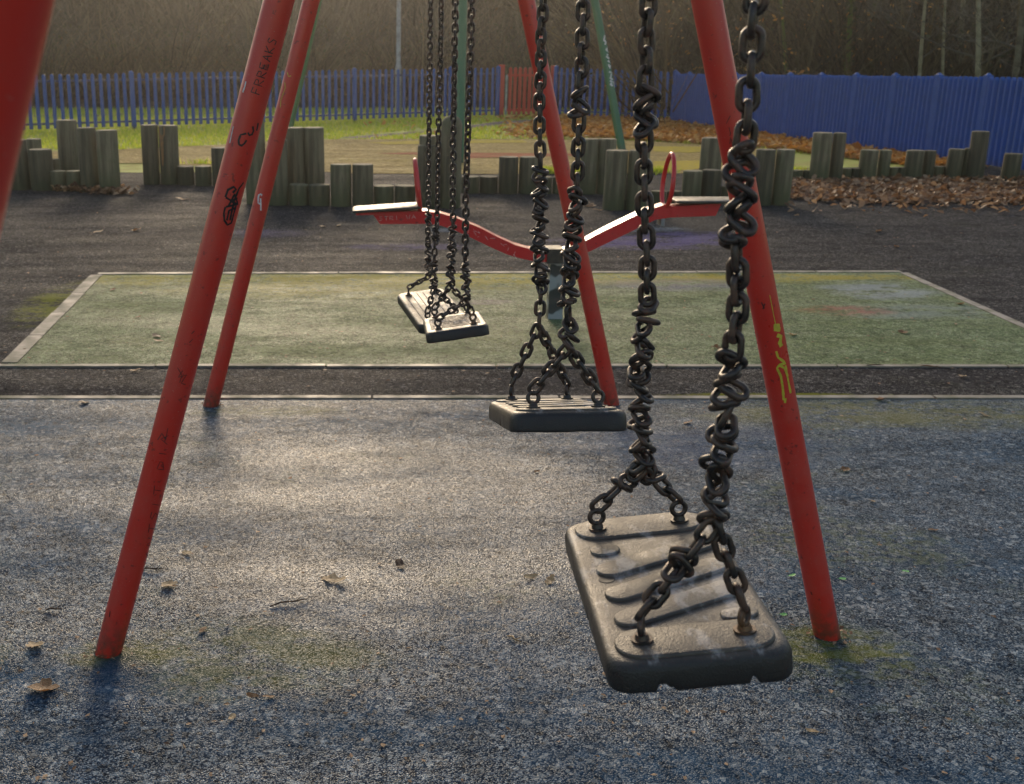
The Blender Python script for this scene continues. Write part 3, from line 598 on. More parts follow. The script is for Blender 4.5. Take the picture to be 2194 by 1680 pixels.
LG = [
 ('far left cluster', 'timber posts of the far left cluster', [
  (20, 62, 300, 408, 'mid height timber post beyond the blurred red leg at the left edge'), (62, 93, 298, 398, 'grey timber post half hidden behind the leftmost squat one'), (64, 113, 321, 409, 'squat broad timber post at the left edge of the far left cluster'), (110, 131, 341, 400, 'narrow low timber post peeping between two taller ones at far left'),
  (126, 169, 258, 390, 'tallest timber post of the far left cluster, standing behind two low stubs'), (106, 141, 367, 409, 'left of the two low stubs in front of the tallest far left post'), (142, 174, 367, 409.5, 'right of the two low stubs in front of the tallest far left post'),
  (172, 212, 274, 411, 'dark split timber post left of the one with leaves at its foot'), (212, 257, 279.5, 414, 'split timber post with brown leaves heaped at its foot')]),
 ('left group', 'timber posts left of the scrawled red leg', [
  (306, 342, 268, 396, 'tall timber post left of the one with an orange bare patch'), (343, 384, 269, 396, 'tall timber post with an orange bare patch down its face', 'o'), (380, 416, 357, 397.5, 'low stub right beside the orange patched post'), (417, 453, 357, 399, 'low stub second to the right of the orange patched post'), (454, 494, 317, 400, 'mid height timber post touching the scrawled red leg on its left')]),
 ('centre left group', 'timber posts behind the left end of the see-saw', [
  (527, 571, 244, 438, 'very tall round topped timber post between the two left red legs', 'r'), (574, 616, 300, 441, 'timber post with its top crossed by the thinner left red leg'), (612, 652, 274, 432, 'left of the two tall sunlit-topped posts right of the thin red leg'), (653, 696, 274, 432, 'right of the two tall sunlit-topped posts right of the thin red leg'),
  (619, 660, 396, 441, 'low mossy stub in front of the left tall sunlit-topped post'), (661, 707, 397, 442, 'low mossy stub in front of the right tall sunlit-topped post'), (708, 753, 353, 443, 'left of the two mid height posts behind the left see-saw seat'), (754, 799, 353, 443.5, 'right of the two mid height posts behind the left see-saw seat'),
  (800, 844, 399, 441, 'left low stub behind the left see-saw seat end'), (845, 890, 399, 441, 'right low stub beside the left see-saw handle'), (897, 938, 291, 444, 'post with stepped top behind the far swing chains, the rear one'), (893, 941, 312, 447, 'post with stepped top behind the far swing chains, the front one'), (942, 987, 248, 447, 'very tall round topped timber post behind the far swing chains', 'r')]),
 ('centre group', 'timber posts behind the middle of the see-saw', [
  (988, 1027, 379, 415, 'left low stub right of the round topped post behind the chains'), (1028, 1067, 379, 415, 'right low stub right of the round topped post behind the chains'), (1069, 1110, 337, 416, 'left of the two mid height posts left of the middle swing chains'), (1111, 1150, 337, 416, 'mid height post half hidden by the left chain of the second nearest swing'),
  (1152, 1183, 380, 416, 'low stub seen between the second swing chain and the far right red leg'), (1184, 1214, 380, 416, 'low stub mostly hidden behind the far right red leg'), (1242, 1278, 298, 417, 'tall post just right of the second swing right chain'), (1279, 1317, 298, 417, 'tall post left of the foot of the leaning green pole'),
  (1294, 1341, 323, 451, 'broad cracked post in front of the foot of the leaning green pole'), (1342, 1386, 323, 452, 'broad post half behind the left chain of the nearest swing'), (1396, 1428, 410, 440, 'left low stub behind the right see-saw handle'), (1429, 1461, 410, 440, 'right low stub behind the right see-saw handle')]),
 ('right group', 'timber posts around the right end of the see-saw', [
  (1497, 1542, 296, 420, 'tall post rising behind the two shorter ones above the right see-saw seat'), (1462, 1503, 367, 433, 'left of the two shorter posts above the right see-saw seat'), (1504, 1545, 365, 433, 'right of the two shorter posts above the right see-saw seat'), (1546, 1580, 400, 434, 'low stub beside the right red leg above the see-saw seat'),
  (1615, 1655, 321, 441, 'pale post just right of the knotted chain and right red leg'), (1656, 1694, 321, 441, 'broad post at the left edge of the leaf drift')]),
 ('far right row', 'timber posts in the row behind the leaf drift', [
  (1695, 1720, 365, 388, 'first low stub of the row behind the leaf drift'), (1721, 1741, 365, 388, 'second low stub of the row behind the leaf drift'), (1737, 1777, 285, 390, 'left of the tallest pair standing behind the leaf drift'), (1778, 1805, 285, 389, 'right of the tallest pair standing behind the leaf drift'),
  (1805, 1824, 361, 386, 'left low stub between the tallest pair and the next block'), (1824, 1844, 361, 386, 'right low stub between the tallest pair and the next block'), (1842, 1879, 322, 387, 'left post of the first mid height block right of the tallest pair'), (1880, 1905, 322, 386, 'right post of the first mid height block right of the tallest pair'),
  (1904, 1924, 359, 385, 'left low stub between the two mid height blocks'), (1924, 1944, 359, 385, 'right low stub between the two mid height blocks'), (1940, 1976, 323, 386, 'left post of the second mid height block before the blue fence'), (1977, 2001, 323, 385, 'right post of the second mid height block before the blue fence'),
  (2001, 2022, 357, 384, 'left low stub before the stepped end of the row'), (2022, 2043, 357, 384, 'right low stub before the stepped end of the row'), (2029, 2061, 320, 386, 'left mid height post of the stepped end of the row'), (2061, 2086, 318, 386, 'mid height post leaning on the last tall one'), (2074, 2109, 282, 388, 'last tall post of the row near the right edge'), (2150, 2186, 330, 388, 'short post beyond the right end of the row')])]
for _, grp, rows in LG:
    for row in rows:
        flag = row[5] if len(row) > 5 else ''
        log_post(row[0], row[1], row[2], row[3], row[4], grp, rounded=flag == 'r', orange=flag == 'o')
# ------------------------------------------------------------------ fences
def picket(mb, P, t, h, wdt, dep, z0=.06):
    nrm = Vector((t.y, -t.x, 0)); hw = wdt / 2
    prof = [(-hw, 0), (-hw * .45, -dep), (hw * .45, -dep), (hw, 0), (hw * .4, -dep * .55), (-hw * .4, -dep * .55)]
    zs = [(z0, 1), (h - wdt * .55, 1), (h - wdt * .2, .75), (h, .28)]
    vs = [P + t * (a * k) + nrm * (-b) * 1.0 + Vector((0, 0, z)) for z, k in zs for a, b in prof]; n = 6
    mb.add(vs, [(j * n + i, j * n + (i + 1) % n, (j + 1) * n + (i + 1) % n, (j + 1) * n + i) for j in range(3) for i in range(n)] + [tuple(18 + i for i in range(n)), tuple(range(n - 1, -1, -1))], False)
def fence(root, A, B, h0, h1, spacing, panel, wdt, dep, mat, postsize=(.09, .07), posts=None, post_extra=.0):
    A = Vector(A); B = Vector(B); L = (B - A).length; t = (B - A).normalized(); nrm = Vector((t.y, -t.x, 0)); R = Matrix.Rotation(math.atan2(t.y, t.x), 3, 'Z')
    ds = posts or [k * panel for k in range(int(L / panel) + 1)] + [L]
    hh = lambda d: h0 + (h1 - h0) * d / L
    for i, d in enumerate(ds):
        mb = MB(); H = hh(d) + .02 + post_extra; mb.box(A + t * d + nrm * .012 + Vector((0, 0, H / 2)), (postsize[0], postsize[1], H), R); mb.tube([A + t * d + nrm * .012 + Vector((0, 0, H)), A + t * d + nrm * .012 + Vector((0, 0, H + .03))], [postsize[0] * .5, postsize[0] * .15], 8)
        fix(local(mb, root).build('post', mat, root))
    for a, b in zip(ds[:-1], ds[1:]):
        mb = MB(); n = max(1, round((b - a) / spacing)); s = (b - a) / n
        for k in range(1, n): 
            d = a + k * s; picket(mb, A + t * d + nrm * (.035 + random.uniform(-.002, .002)), t, hh(d) + random.uniform(-.006, .006), wdt, dep)
        fix(local(mb, root).build('picket_panel', mat, root))
        for zf in (.14, .88):
            mb = MB(); c = A + t * (a + b) / 2; h = hh((a + b) / 2) * zf; sl = math.atan2(hh(b) - hh(a), b - a) * zf
            mb.box(c + Vector((0, 0, h)), (b - a - postsize[0], .045, .045), R @ Matrix.Rotation(-sl, 3, 'Y')); fix(local(mb, root).build('rail', M['rail'], root))
def topz(px, pyt, P): return at(px, pyt, P.y).z
A = G(-140, 292); A1 = G(90, 283); B1 = G(1064, 251)
dirA = (B1 - A1).normalized(); A0 = A1 - dirA * 3.4
hL = topz(90, 161, A1); hR = topz(1050, 145, B1)
f = empty('palisade_fence', A0, 'long blue palisade fence with gaps between its pickets left of the red gate', 'fence')
fence(f, A0, B1, hL, hR, .168, 2.68, .080, .03, M['fence_blue'])
C1 = G(1188, 251.5); D1 = G(1440, 262.5)
f = empty('palisade_fence', C1, 'short blue palisade fence between the red gate and the solid looking fence', 'fence')
fence(f, C1, D1, topz(1188, 144, C1), topz(1440, 154, D1), .165, 2.7, .08, .03, M['fence_blue'])
D2 = G(1444, 265); E1 = G(2118, 362)
dE = (E1 - D2); LE = dE.length; tE = dE.normalized(); E2 = E1 + tE * 2.2
pp = []
for px_, py_ in ((1480, 270), (1520.5, 274.5), (1566, 280), (1620, 289), (1676, 299), (1745, 308), (1820, 317), (1908, 327), (2009, 343)):
    P = G(px_, py_); pp.append((P - D2).dot(tE))
# even bays: measured from the posts that show
P_first = pp[4]; P_last = pp[8]; bayE = (P_last - P_first) / 4
posts = sorted(set([0.0] + [round(P_first + bayE * k, 3) for k in range(-4, 6) if .4 < P_first + bayE * k < (E2 - D2).length] + [(E2 - D2).length]))
f = empty('palisade_fence', D2, 'tall blue palisade fence running towards the right edge, looking solid from the side', 'fence')
fence(f, D2, E2, topz(1444, 158, D2), topz(2118, 163, E1) + .02, .112, 1.0, .078, .045, M['fence_blue_side'], posts=posts, postsize=(.10, .09), post_extra=.0)
g = empty('gate', G(1125, 251), 'red palisade gate with a grey latch between the blue fences', 'gate')
GA = G(1072, 250.5); GB = G(1182, 251); t = (GB - GA).normalized(); R = Matrix.Rotation(math.atan2(t.y, t.x), 3, 'Z'); Lg = (GB - GA).length; hg_ = topz(1100, 144, GA)
for d, hx in ((0, .06), (Lg, .04)):
    mb = MB(); mb.box(GA + t * d + Vector((0, 0, (hg_ + hx) / 2)), (.15, .12, hg_ + hx), R); fix(local(mb, g).build('post', M['gate_red'], g))
mb = MB(); n = 8
for k in range(n): picket(mb, GA + t * (.22 + k * (Lg - .44) / (n - 1)) + Vector((t.y, -t.x, 0)) * .03, t, hg_, .085, .03)
fix(local(mb, g).build('picket_panel', M['gate_red'], g))
for zf in (.14, .84):
    mb = MB(); mb.box((GA + GB) / 2 + Vector((0, 0, hg_ * zf)), (Lg - .3, .05, .06), R); fix(local(mb, g).build('rail', M['gate_red'], g))
mb = MB(); mb.box(GA + t * .13 + Vector((0, 0, hg_ * .45)), (.05, .06, hg_ * .8), R); fix(local(mb, g).build('hinge_post', M['galv'], g))
mb = MB(); mb.box(GA + t * (Lg * .80) + Vector((t.y, -t.x, 0)) * .10 + Vector((0, 0, hg_ * .70)), (.12, .05, .16), R @ Matrix.Rotation(.5, 3, 'Y')); fix(local(mb, g).build('latch', M['galv'], g))
# ------------------------------------------------------------------ lamp post and green frame
LP = G(853, 246); mb = MB(); mb.tube([LP, LP + Vector((0, 0, 1.2))], .085, 16); mb.tube([LP + Vector((0, 0, 1.2)), LP + Vector((0, 0, 1.3)), LP + Vector((0, 0, 5.5))], [.085, .06, .05], 16)
lp = empty('lamp_post', LP, 'plain grey lamp post standing behind the blue fence left of the red gate', 'lamp post'); local(mb, lp).build('pole', M['galv'], lp)
mb = MB(); mb.tube([LP + Vector((0, 0, 5.5)), LP + Vector((.1, -.3, 5.62)), LP + Vector((.2, -.8, 5.66))], [.05, .04, .09], 12); local(mb, lp).build('lamp_head', M['galv'], lp)
gc_ = G(984, 350); g1 = G(612, 316); g2 = G(1333, 324)
gf = empty('climbing_frame', gc_, 'green tubular climbing frame whose poles stand behind the timber posts', 'climbing frame')
YG = g2.y; zt = 3.0
Tl = at(668, 68, g1.y); Tr = at(1299, 68, g2.y); 
def ext(P, Q, z): return P + (Q - P) * ((z - P.z) / (Q.z - P.z))
Lt = ext(g1, Tl, zt); Rt = ext(g2, Tr, zt); Rt.y = Lt.y
for a, b, r in ((g1, Lt, .055), (g2, Rt, .068)):
    mb = MB(); mb.tube([a, b], r, 16); lg_ = local(mb, gf).build('pole', M['green_metal'], gf)
mb = MB(); mb.tube([gc_, ext(gc_, at(990, 68, gc_.y + .6), zt)], .07, 16); local(mb, gf).build('pole', M['green_metal'], gf)
mb = MB(); mb.tube([Lt, Rt], .06, 16); local(mb, gf).build('crossbar', M['green_metal'], gf)
mb = MB(); mb.tube([ext(gc_, at(990, 68, gc_.y + .6), zt), Vector(((Lt.x + Rt.x) / 2, Lt.y, zt))], .06, 16); local(mb, gf).build('crossbar', M['green_metal'], gf)
gst = [z1(s, 1070.5) for s in ([(858, 50), (852, 90), (868, 100), (862, 125)], [(880, 150), (870, 165), (888, 185), (876, 225), (895, 238)], [(885, 255), (905, 275), (900, 320), (890, 285)], [(895, 345), (915, 355), (905, 400), (925, 410)], [(900, 420), (925, 430), (905, 450), (938, 470), (930, 425)])]
graffiti(gf, lg_, g2, Rt, .068, gst, 3.5, M['ink_white'])
# ------------------------------------------------------------------ fallen leaves
def leaf_mesh(kind, seed):
    rnd = random.Random(seed); mb = MB(); out = []
    if kind == 'lobed':
        n = 26
        for k in range(n):
            a = 2 * PI * k / n; r = .5 * (.62 + .38 * abs(math.cos(2.5 * a))) * rnd.uniform(.88, 1.1); out.append((r * math.cos(a), r * math.sin(a)))
    elif kind == 'oval':
        for k in range(16):
            a = 2 * PI * k / 16; out.append((.5 * math.cos(a), .24 * math.sin(a) * (1 + .2 * math.cos(a))))
    elif kind == 'oak':
        for k in range(28):
            a = 2 * PI * k / 28; out.append((.55 * math.cos(a), .24 * math.sin(a) * (1 + .32 * math.cos(7 * a))))
    cu, cv, tw = rnd.uniform(.1, .6), rnd.uniform(.1, .8), rnd.uniform(-.6, .6)
    hz = lambda x, y: cu * x * x * .8 + cv * y * y * 1.6 + tw * x * y * .8 + .05 * math.sin(9 * x + seed)
    inner = [(x * .5, y * .5) for x, y in out]; n = len(out)
    vs = [(x, y, hz(x, y)) for x, y in out] + [(x, y, hz(x, y)) for x, y in inner] + [(0, 0, 0)]
    mn = min(v[2] for v in vs); vs = [(x, y, z - mn) for x, y, z in vs]
    mb.add(vs, [(k, (k + 1) % n, n + (k + 1) % n, n + k) for k in range(n)] + [(n + k, n + (k + 1) % n, 2 * n) for k in range(n)])
    mb.tube([(-.45, 0, vs[n // 2][2]), (-.62, .03, vs[n // 2][2] + .03), (-.8, .02, .04)], [.012, .010, .010], 5)
    return mb
leafcache = {}
def leaf(px, py, size, kind, mat, label, rz=None, rx=None, cat='leaf'):
    P = G(px, py, .012); key = (kind, int(px) % 5, mat)
    if key not in leafcache:
        o = leaf_mesh(kind, int(px) % 5 + 3).build('fallen_leaf', M[mat]); leafcache[key] = o.data
    else: o = link('fallen_leaf', leafcache[key])
    o.location = P; rnd = random.Random(int(px * 3 + py)); o.scale = (size * 1.12, size * 1.12, size * .75)
    o.rotation_euler = (rnd.uniform(-.25, .25) if rx is None else rx, rnd.uniform(-.2, .2), rnd.uniform(0, 6.28) if rz is None else rz)
    tag(o, label, cat, 'single leaves scattered on the play surface'); return o
def twig(px, py, L, label, rz, mat='leaf_dark'):
    P = G(px, py, .012); mb = MB(); mb.tube([(-L / 2, 0, 0), (-L / 5, .006, .004), (L / 6, -.004, .005), (L / 2, .005, .002)], [.002, .003, .0025, .0012], 6); mb.tube([(L / 6, -.004, .005), (L / 3, .012, .009)], [.0018, .001], 5)
    o = mb.build('twig', M[mat]); o.location = P; o.rotation_euler = (0, 0, rz); tag(o, label, 'twig'); return o
for a in [
 (92, 1477, .078, 'lobed', 'leaf_brown', 'broad brown leaf at the left edge below the red leg foot'), (76, 1384, .05, 'lobed', 'leaf_pale', 'pale curled leaf at the left edge level with the red leg foot'),
 (401, 1185, .042, 'oval', 'leaf_pale', 'pale pointed leaf right of the near red leg, uppermost of two'), (361, 1254, .05, 'lobed', 'leaf_pale', 'upright curled tan leaf right of the near red leg below the pale pointed one'),
 (715, 1242, .075, 'oak', 'leaf_pale', 'large pale oak leaf lying alone in the middle of the blue mat'), (857, 1210, .05, 'oval', 'leaf_dark', 'dark brown leaf right of the large pale oak leaf'),
 (1137, 1236, .045, 'oval', 'leaf_pale', 'left one of the two leaves beside the near seat left edge'), (1178, 1244, .045, 'oak', 'leaf_pale', 'right one of the two leaves touching the near seat left edge'),
 (434, 1350, .034, 'oval', 'leaf_brown', 'small reddish brown leaf between near red leg foot and mat centre'), (541, 1490, .03, 'oval', 'leaf_brown', 'small brown leaf near the bottom, left one of two'), (575, 1493, .03, 'oval', 'leaf_brown', 'small brown leaf near the bottom, right one of two'),
 (497, 1537, .028, 'oval', 'leaf_pale', 'tiny cream leaf near the bottom left'), (1740, 1566, .028, 'oval', 'leaf_pale', 'oval cream leaf near the bottom right below the near seat'), (1365, 1468, .03, 'lobed', 'leaf_pale', 'yellowish leaf just under the front edge of the near seat'),
 (1811, 1006, .036, 'lobed', 'leaf_brown', 'curled brown leaf right of the right red leg at mid mat'), (1870, 1074, .022, 'lobed', 'leaf_pale', 'small pinkish leaf below the curled one right of the right red leg'), (1999, 1135, .03, 'oval', 'leaf_brown', 'flat brown leaf at right above the bright green scrap'),
 (1886, 855, .05, 'lobed', 'leaf_brown', 'brown leaf lying on the kerb between the dark strip and blue mat'), (2108, 889, .05, 'oval', 'leaf_pale', 'tan leaf near the right edge just below the kerb'), (2062, 806, .045, 'oval', 'leaf_pale', 'pale leaf on the dark strip near the right edge'),
 (1474, 905, .045, 'oval', 'leaf_brown', 'ochre leaf between the two chains of the nearest swing on the blue mat'), (1698, 717, .06, 'oval', 'leaf_pale', 'tan leaf on the green mat right of the right red leg'), (1935, 712, .055, 'lobed', 'leaf_brown', 'standing curled leaf casting a shadow on the green mat at right'),
 (2058, 651, .05, 'lobed', 'leaf_brown', 'brown leaf on the green mat near its right kerb'), (1534, 745, .055, 'lobed', 'leaf_brown', 'orange leaf on the green mat between the nearest swing chains'), (1594, 690, .05, 'lobed', 'leaf_brown', 'orange leaf peeping out right of the near right chain'),
 (336, 720, .07, 'oval', 'leaf_dark', 'dark leaf on the green mat left of the red legs, upper of a pair'), (340, 730, .055, 'oval', 'leaf_brown', 'brown leaf on the green mat left of the red legs, lower of a pair'), (241, 621, .06, 'oval', 'leaf_brown', 'brown leaf near the far left corner of the green mat'),
 (296, 679, .04, 'oval', 'leaf_brown', 'small tan leaf on the left part of the green mat'), (291, 793, .055, 'oval', 'leaf_brown', 'dull leaf against the near kerb of the green mat'), (180, 863, .05, 'lobed', 'leaf_dark', 'dark curled leaf under the left end of the near kerb'),
 (293, 493, .09, 'lobed', 'leaf_brown', 'orange brown leaf on the asphalt left of the near red leg'), (210, 497, .09, 'oval', 'leaf_pale', 'pale pinkish leaf on the asphalt far left'), (388, 427, .13, 'oval', 'leaf_brown', 'dark leaf on the asphalt in front of the orange patched post'),
 (1261, 441, .14, 'lobed', 'leaf_brown', 'orange leaf on the asphalt in front of the tall centre posts'), (1280, 450, .1, 'oval', 'leaf_brown', 'smaller leaf at the foot of the broad cracked post'), (691, 485, .08, 'oval', 'leaf_pale', 'pale leaf on the asphalt below the see-saw bracket, left of two'), (726, 483, .08, 'oval', 'leaf_pale', 'pale leaf on the asphalt below the see-saw bracket, right of two'),
 (1596, 522, .09, 'oval', 'leaf_pale', 'pale leaf on the asphalt beside the near right chain'), (1921, 528, .08, 'oval', 'leaf_brown', 'leaf on the asphalt beyond the green mat, leftmost of the right corner leaves'), (1882, 495, .09, 'oval', 'leaf_brown', 'leaf on the asphalt right of the right see-saw seat, middle distance'),
 (1150, 1010, .028, 'oval', 'leaf_brown', 'small leaf in the shiny patch below the second nearest seat'), (1590, 500, .1, 'lobed', 'leaf_brown', 'orange leaf on asphalt under the right see-saw seat')]:
    leaf(*a)
for px, py, lab in ((1940, 1224, 'bright green scrap right of the right red leg, largest and rightmost'), (1805, 1240, 'bright green scrap nearest to the right red leg on its right'), (1697, 1233, 'pale green scrap between near seat and right red leg, upper'), (1678, 1317, 'pale green scrap between near seat and right red leg, lower')):
    o = leaf(px, py, .022, 'oval', 'leaf_green', lab, rz=.2, cat='scrap'); o.name = 'green_scrap'; o['group'] = 'green scraps by the right red leg'
twig(325, 1221, .075, 'straight brown twig beside the near red leg', 0.05); twig(620, 1292, .12, 'thin dark twig on the blue mat left of centre', .35); twig(1995, 786, .10, 'forked pale twig lying on the kerb at right', -.5, 'leaf_brown'); twig(1875, 783, .09, 'short dark twig under the green mat kerb at right', 0.0); twig(115, 1307, .05, 'short black twig near the left edge', 0.05); twig(1100, 1370, .05, 'pale stalk left of the near seat at the bottom', -.9, 'leaf_pale')
# unnumbered crumbs and scraps of litter
mb = MB(); rnd = random.Random(5)
for i in range(1000):
    y = rnd.uniform(480, 1700) if i % 3 else rnd.uniform(430, 800); x = rnd.uniform(-30, 2220); P = G(x, y, .011)
    s = rnd.uniform(.002, .007) * (1 + .16 * P.y); a = rnd.uniform(0, 6.28); c_, s_ = math.cos(a), math.sin(a); w_ = rnd.uniform(.3, .9)
    q = [(-1, -w_ * .6), (.2, -w_), (1, 0), (.1, w_ * .8)]
    mb.add([(P.x + s * (u * c_ - v * s_), P.y + s * (u * s_ + v * c_), P.z + rnd.uniform(0, .35) * s) for u, v in q], [(0, 1, 2, 3)], False)
for F_ in (f2l, f2r, f3l, f3r):
    for i in range(16):
        a0 = rnd.uniform(0, 6.28); d0 = RL * rnd.uniform(1.0, 1.9); s = rnd.uniform(.004, .011); a = rnd.uniform(0, 6.28); c_, s_ = math.cos(a), math.sin(a)
        mb.add([(F_.x + d0 * math.cos(a0) + s * (u * c_ - v * s_), F_.y + d0 * math.sin(a0) + s * (u * s_ + v * c_), .011 + rnd.uniform(0, .8) * s) for u, v in ((-1, -.4), (.2, -.6), (1, 0), (.1, .5))], [(0, 1, 2, 3)], False)
tag(mb.build('leaf_crumbs', M['litter']), 'tiny scraps of dead leaf scattered over the mats and asphalt', 'leaf litter', kind='stuff')
def litter(name, pts, size, mat, label, lift=.05, seed=1):
    mb = MB(); rnd = random.Random(seed)
    for (x, y) in pts:
        s = size * rnd.uniform(.6, 1.3); a = rnd.uniform(0, 6.28); z = .012 + rnd.uniform(0, lift); tx, ty = rnd.gauss(0, .45), rnd.gauss(0, .45)
        c_, s_ = math.cos(a), math.sin(a); q = [(-.5, 0), (-.2, -.3), (.15, -.22), (.5, 0), (.15, .25), (-.2, .3)]; vs = []
        for u, v in q:
            X, Yv = s * (u * c_ - v * s_), s * (u * s_ + v * c_); vs.append((x + X, y + Yv, max(.011, z + tx * X + ty * Yv + abs(v) * s * .5)))
        mb.add(vs, [(0, 1, 2, 3), (0, 3, 4, 5)], False)
    return tag(mb.build(name, mat), label, 'leaf litter', kind='stuff')
rnd = random.Random(11); pts = []
while len(pts) < 3600:
    x = rnd.uniform(1685, 2260); y = rnd.uniform(384, 470); lim = 428 + 12 * min(1, max(0, (x - 1690) / 200)) + rnd.gauss(0, 3.5)
    if y < 402: keep = 1
    else: keep = 1 if y < lim else (.05 if y < 460 else .01)
    if rnd.random() < keep * (.55 + .45 * math.sin(x * .03 + y * .1) ** 2): P = G(x, y); pts.append((P.x, P.y))
litter('leaf_drift', pts, .085, M['litter'], 'thick drift of brown leaves along the right hand post row', .035, 2)
pts = []
for i in range(420):
    x = rnd.gauss(236, 20); y = rnd.gauss(413, 3.2); P = G(x, y); pts.append((P.x, P.y - .02))
for i in range(120): x = rnd.uniform(110, 210); P = G(x, 410.5 + rnd.random() * 2); pts.append((P.x, P.y))
litter('leaf_pile', pts, .07, M['litter'], 'small heap of brown leaves at the foot of the split far left post', .06, 3)
def px_in(poly_fn, n, ylo, yhi, xlo, xhi, seed):
    r_ = random.Random(seed); out = []
    Y0, Y1 = G(0, yhi).y, G(0, ylo).y
    while len(out) < n:
        Y = r_.uniform(Y0, Y1); x = r_.uniform(xlo, xhi); th = math.atan2(CAMH, Y); y = CY + FPX * math.tan(th - TH); P = G(x, y)
        if poly_fn(x, y, r_): out.append((P.x, P.y))
    return out
def fence_y(x):     # base line of the fence in the picture
    return 251 if 1060 < x < 1190 else (283 - (x - 90) * .033 if x < 1060 else (251 + (x - 1190) * .045 if x < 1440 else 262.5 + (x - 1440) ** 1.0 * .148))
def on_path(x, y): 
    return (730 < x < 1178) and abs(y - (292 - (x - 800) * .095 if x < 1075 else 264 - (x - 1075) * .05)) < 4.0
def surf_edge(x): return 321 - max(0, (x - 250)) * .05 if x < 700 else (299 if x < 1300 else 299 + (x - 1300) * .06 if x < 1620 else 318 + (x - 1620) * .12)
pts = px_in(lambda x, y, r: (y < surf_edge(x) - 1 and y > fence_y(x) - 2 and not on_path(x, y) and r.random() < min(1, max(.01, (x - 1060) / 260)) * (1 if y < 298 or x > 1300 else .35)), 9000, 252, 362, 760, 2230, 21)
litter('leaf_carpet', pts, .13, M['litter_lit'], 'carpet of orange brown leaves on the grass along the right fence', .06, 4)
mb = MB(); rnd = random.Random(31); npt = 0
def blade(x, y, h):
    a = rnd.uniform(0, 6.28); w_ = .012; dx, dy = math.cos(a) * w_, math.sin(a) * w_; lx, ly = rnd.gauss(0, .35) * h, rnd.gauss(0, .35) * h
    mb.add([(x - dx, y - dy, 0), (x + dx, y + dy, 0), (x + lx, y + ly, h)], [(0, 1, 2)], False)
gp = px_in(lambda x, y, r: (y < surf_edge(x) + 1 and not on_path(x, y) and r.random() < (1 if x < 1080 else .35)), 42000, 228, 345, -60, 1750, 33)
for x, y in gp: blade(x, y, rnd.uniform(.03, .09))
for cxp, cyp, n_ in ((795, 300, 0), (565, 361, 120), (1175, 372, 500), (1400, 371, 260), (1705, 372, 200), (430, 352, 60), (1230, 374, 200)):
    for k in range(n_): P = G(cxp + rnd.gauss(0, 18), cyp + rnd.gauss(0, 1.0)); blade(P.x, P.y, rnd.uniform(.04, .12))
tag(mb.build('grass', M['grass']), 'short sunlit grass between the play surface and the wood', 'grass', kind='stuff')
# ------------------------------------------------------------------ wood behind the fence
def brush(name, n, xr, yr, zfn, hr, mat, label, seed, wdt=.014, leafy=0, leafmat=None, cat='undergrowth'):
    mb = MB(); rnd = random.Random(seed); lm = MB()
    for i in range(n):
        if i % 70 == 0: cxx, cyy, chh, cln = rnd.uniform(*xr), rnd.uniform(*yr), rnd.uniform(.75, 1.25), rnd.gauss(0, .25); crad = rnd.uniform(.3, 1.3)
        if i % 4: x = cxx + rnd.gauss(0, crad * .35); y = cyy + rnd.gauss(0, crad * .35); h = rnd.uniform(*hr) * chh; lean = ((x - cxx) / crad * .8 + cln + rnd.gauss(0, .25)) * h; ln2 = rnd.gauss(0, .35) * h
        else: x = rnd.uniform(*xr); y = rnd.uniform(*yr); h = rnd.uniform(*hr) * .8; lean = rnd.gauss(0, .7) * h; ln2 = rnd.gauss(0, .4) * h
        z = zfn(x, y)
        if 6.5 < x < 9.3 and y < 28.2: continue
        p0 = Vector((x, y, z + rnd.uniform(0, h * .5))); p1 = p0 + Vector((lean * .5 + rnd.gauss(0, .07), ln2 * .5, h * .45)); p2 = p0 + Vector((lean * 1.2 + rnd.gauss(0, .2), ln2, h * rnd.uniform(.6, 1)))
        a = rnd.uniform(0, 3.14); d = Vector((math.cos(a), math.sin(a), 0)) * wdt * rnd.uniform(.5, 1.6)
        mb.add([p0 - d, p0 + d, p1 + d * .7, p1 - d * .7, p2], [(0, 1, 2, 3), (3, 2, 4)], False)
        if rnd.random() < leafy:
            for q in range(3):
                c = p1.lerp(p2, rnd.random()) + Vector((rnd.gauss(0, .12), rnd.gauss(0, .12), rnd.gauss(0, .12))); s = rnd.uniform(.03, .07); u = Vector((rnd.gauss(0, 1), rnd.gauss(0, 1), rnd.gauss(0, 1))).normalized() * s; v = u.orthogonal().normalized() * s * .6
                lm.add([c - u, c - v, c + u, c + v], [(0, 1, 2, 3)], False)
    if leafy:
        tag(lm.build(name + '_leaves', leafmat), label.replace('bare', 'last leaves of the'), cat, kind='stuff')
    return tag(mb.build(name, mat), label, cat, kind='stuff')
brush('hedge', 20000, (-22, 7.5), (34.2, 38), lambda x, y: 0, (.9, 2.0), M['twig'], 'dense bare brown hedge behind the blue fence', 41, .018, .25, M['ivy'], 'hedge')
brush('tall_hedge_shoots', 7000, (-22, 7.5), (34.2, 38), lambda x, y: 0, (1.0, 2.3), M['twig_light'], 'paler shoots standing in the hedge behind the blue fence', 46, .014, 0, M['ivy'], 'hedge')
brush('scrub', 26000, (-26, 14), (40, 62), hill_z, (1.2, 3.8), M['twig_grey'], 'grey bare scrub on the bank behind the hedge', 42, .03, .05, M['ivy'])
brush('undergrowth', 24000, (6.5, 26), (25, 40), hill_z, (.8, 3.2), M['twig'], 'tangled bare undergrowth behind the right hand fence', 43, .020, .30, M['ivy'])
brush('pale_saplings', 7000, (6.5, 26), (24, 36), hill_z, (.8, 3.4), M['twig_light'], 'paler tangled shoots among the undergrowth behind the right hand fence', 47, .013, .22, M['litter_lit'])
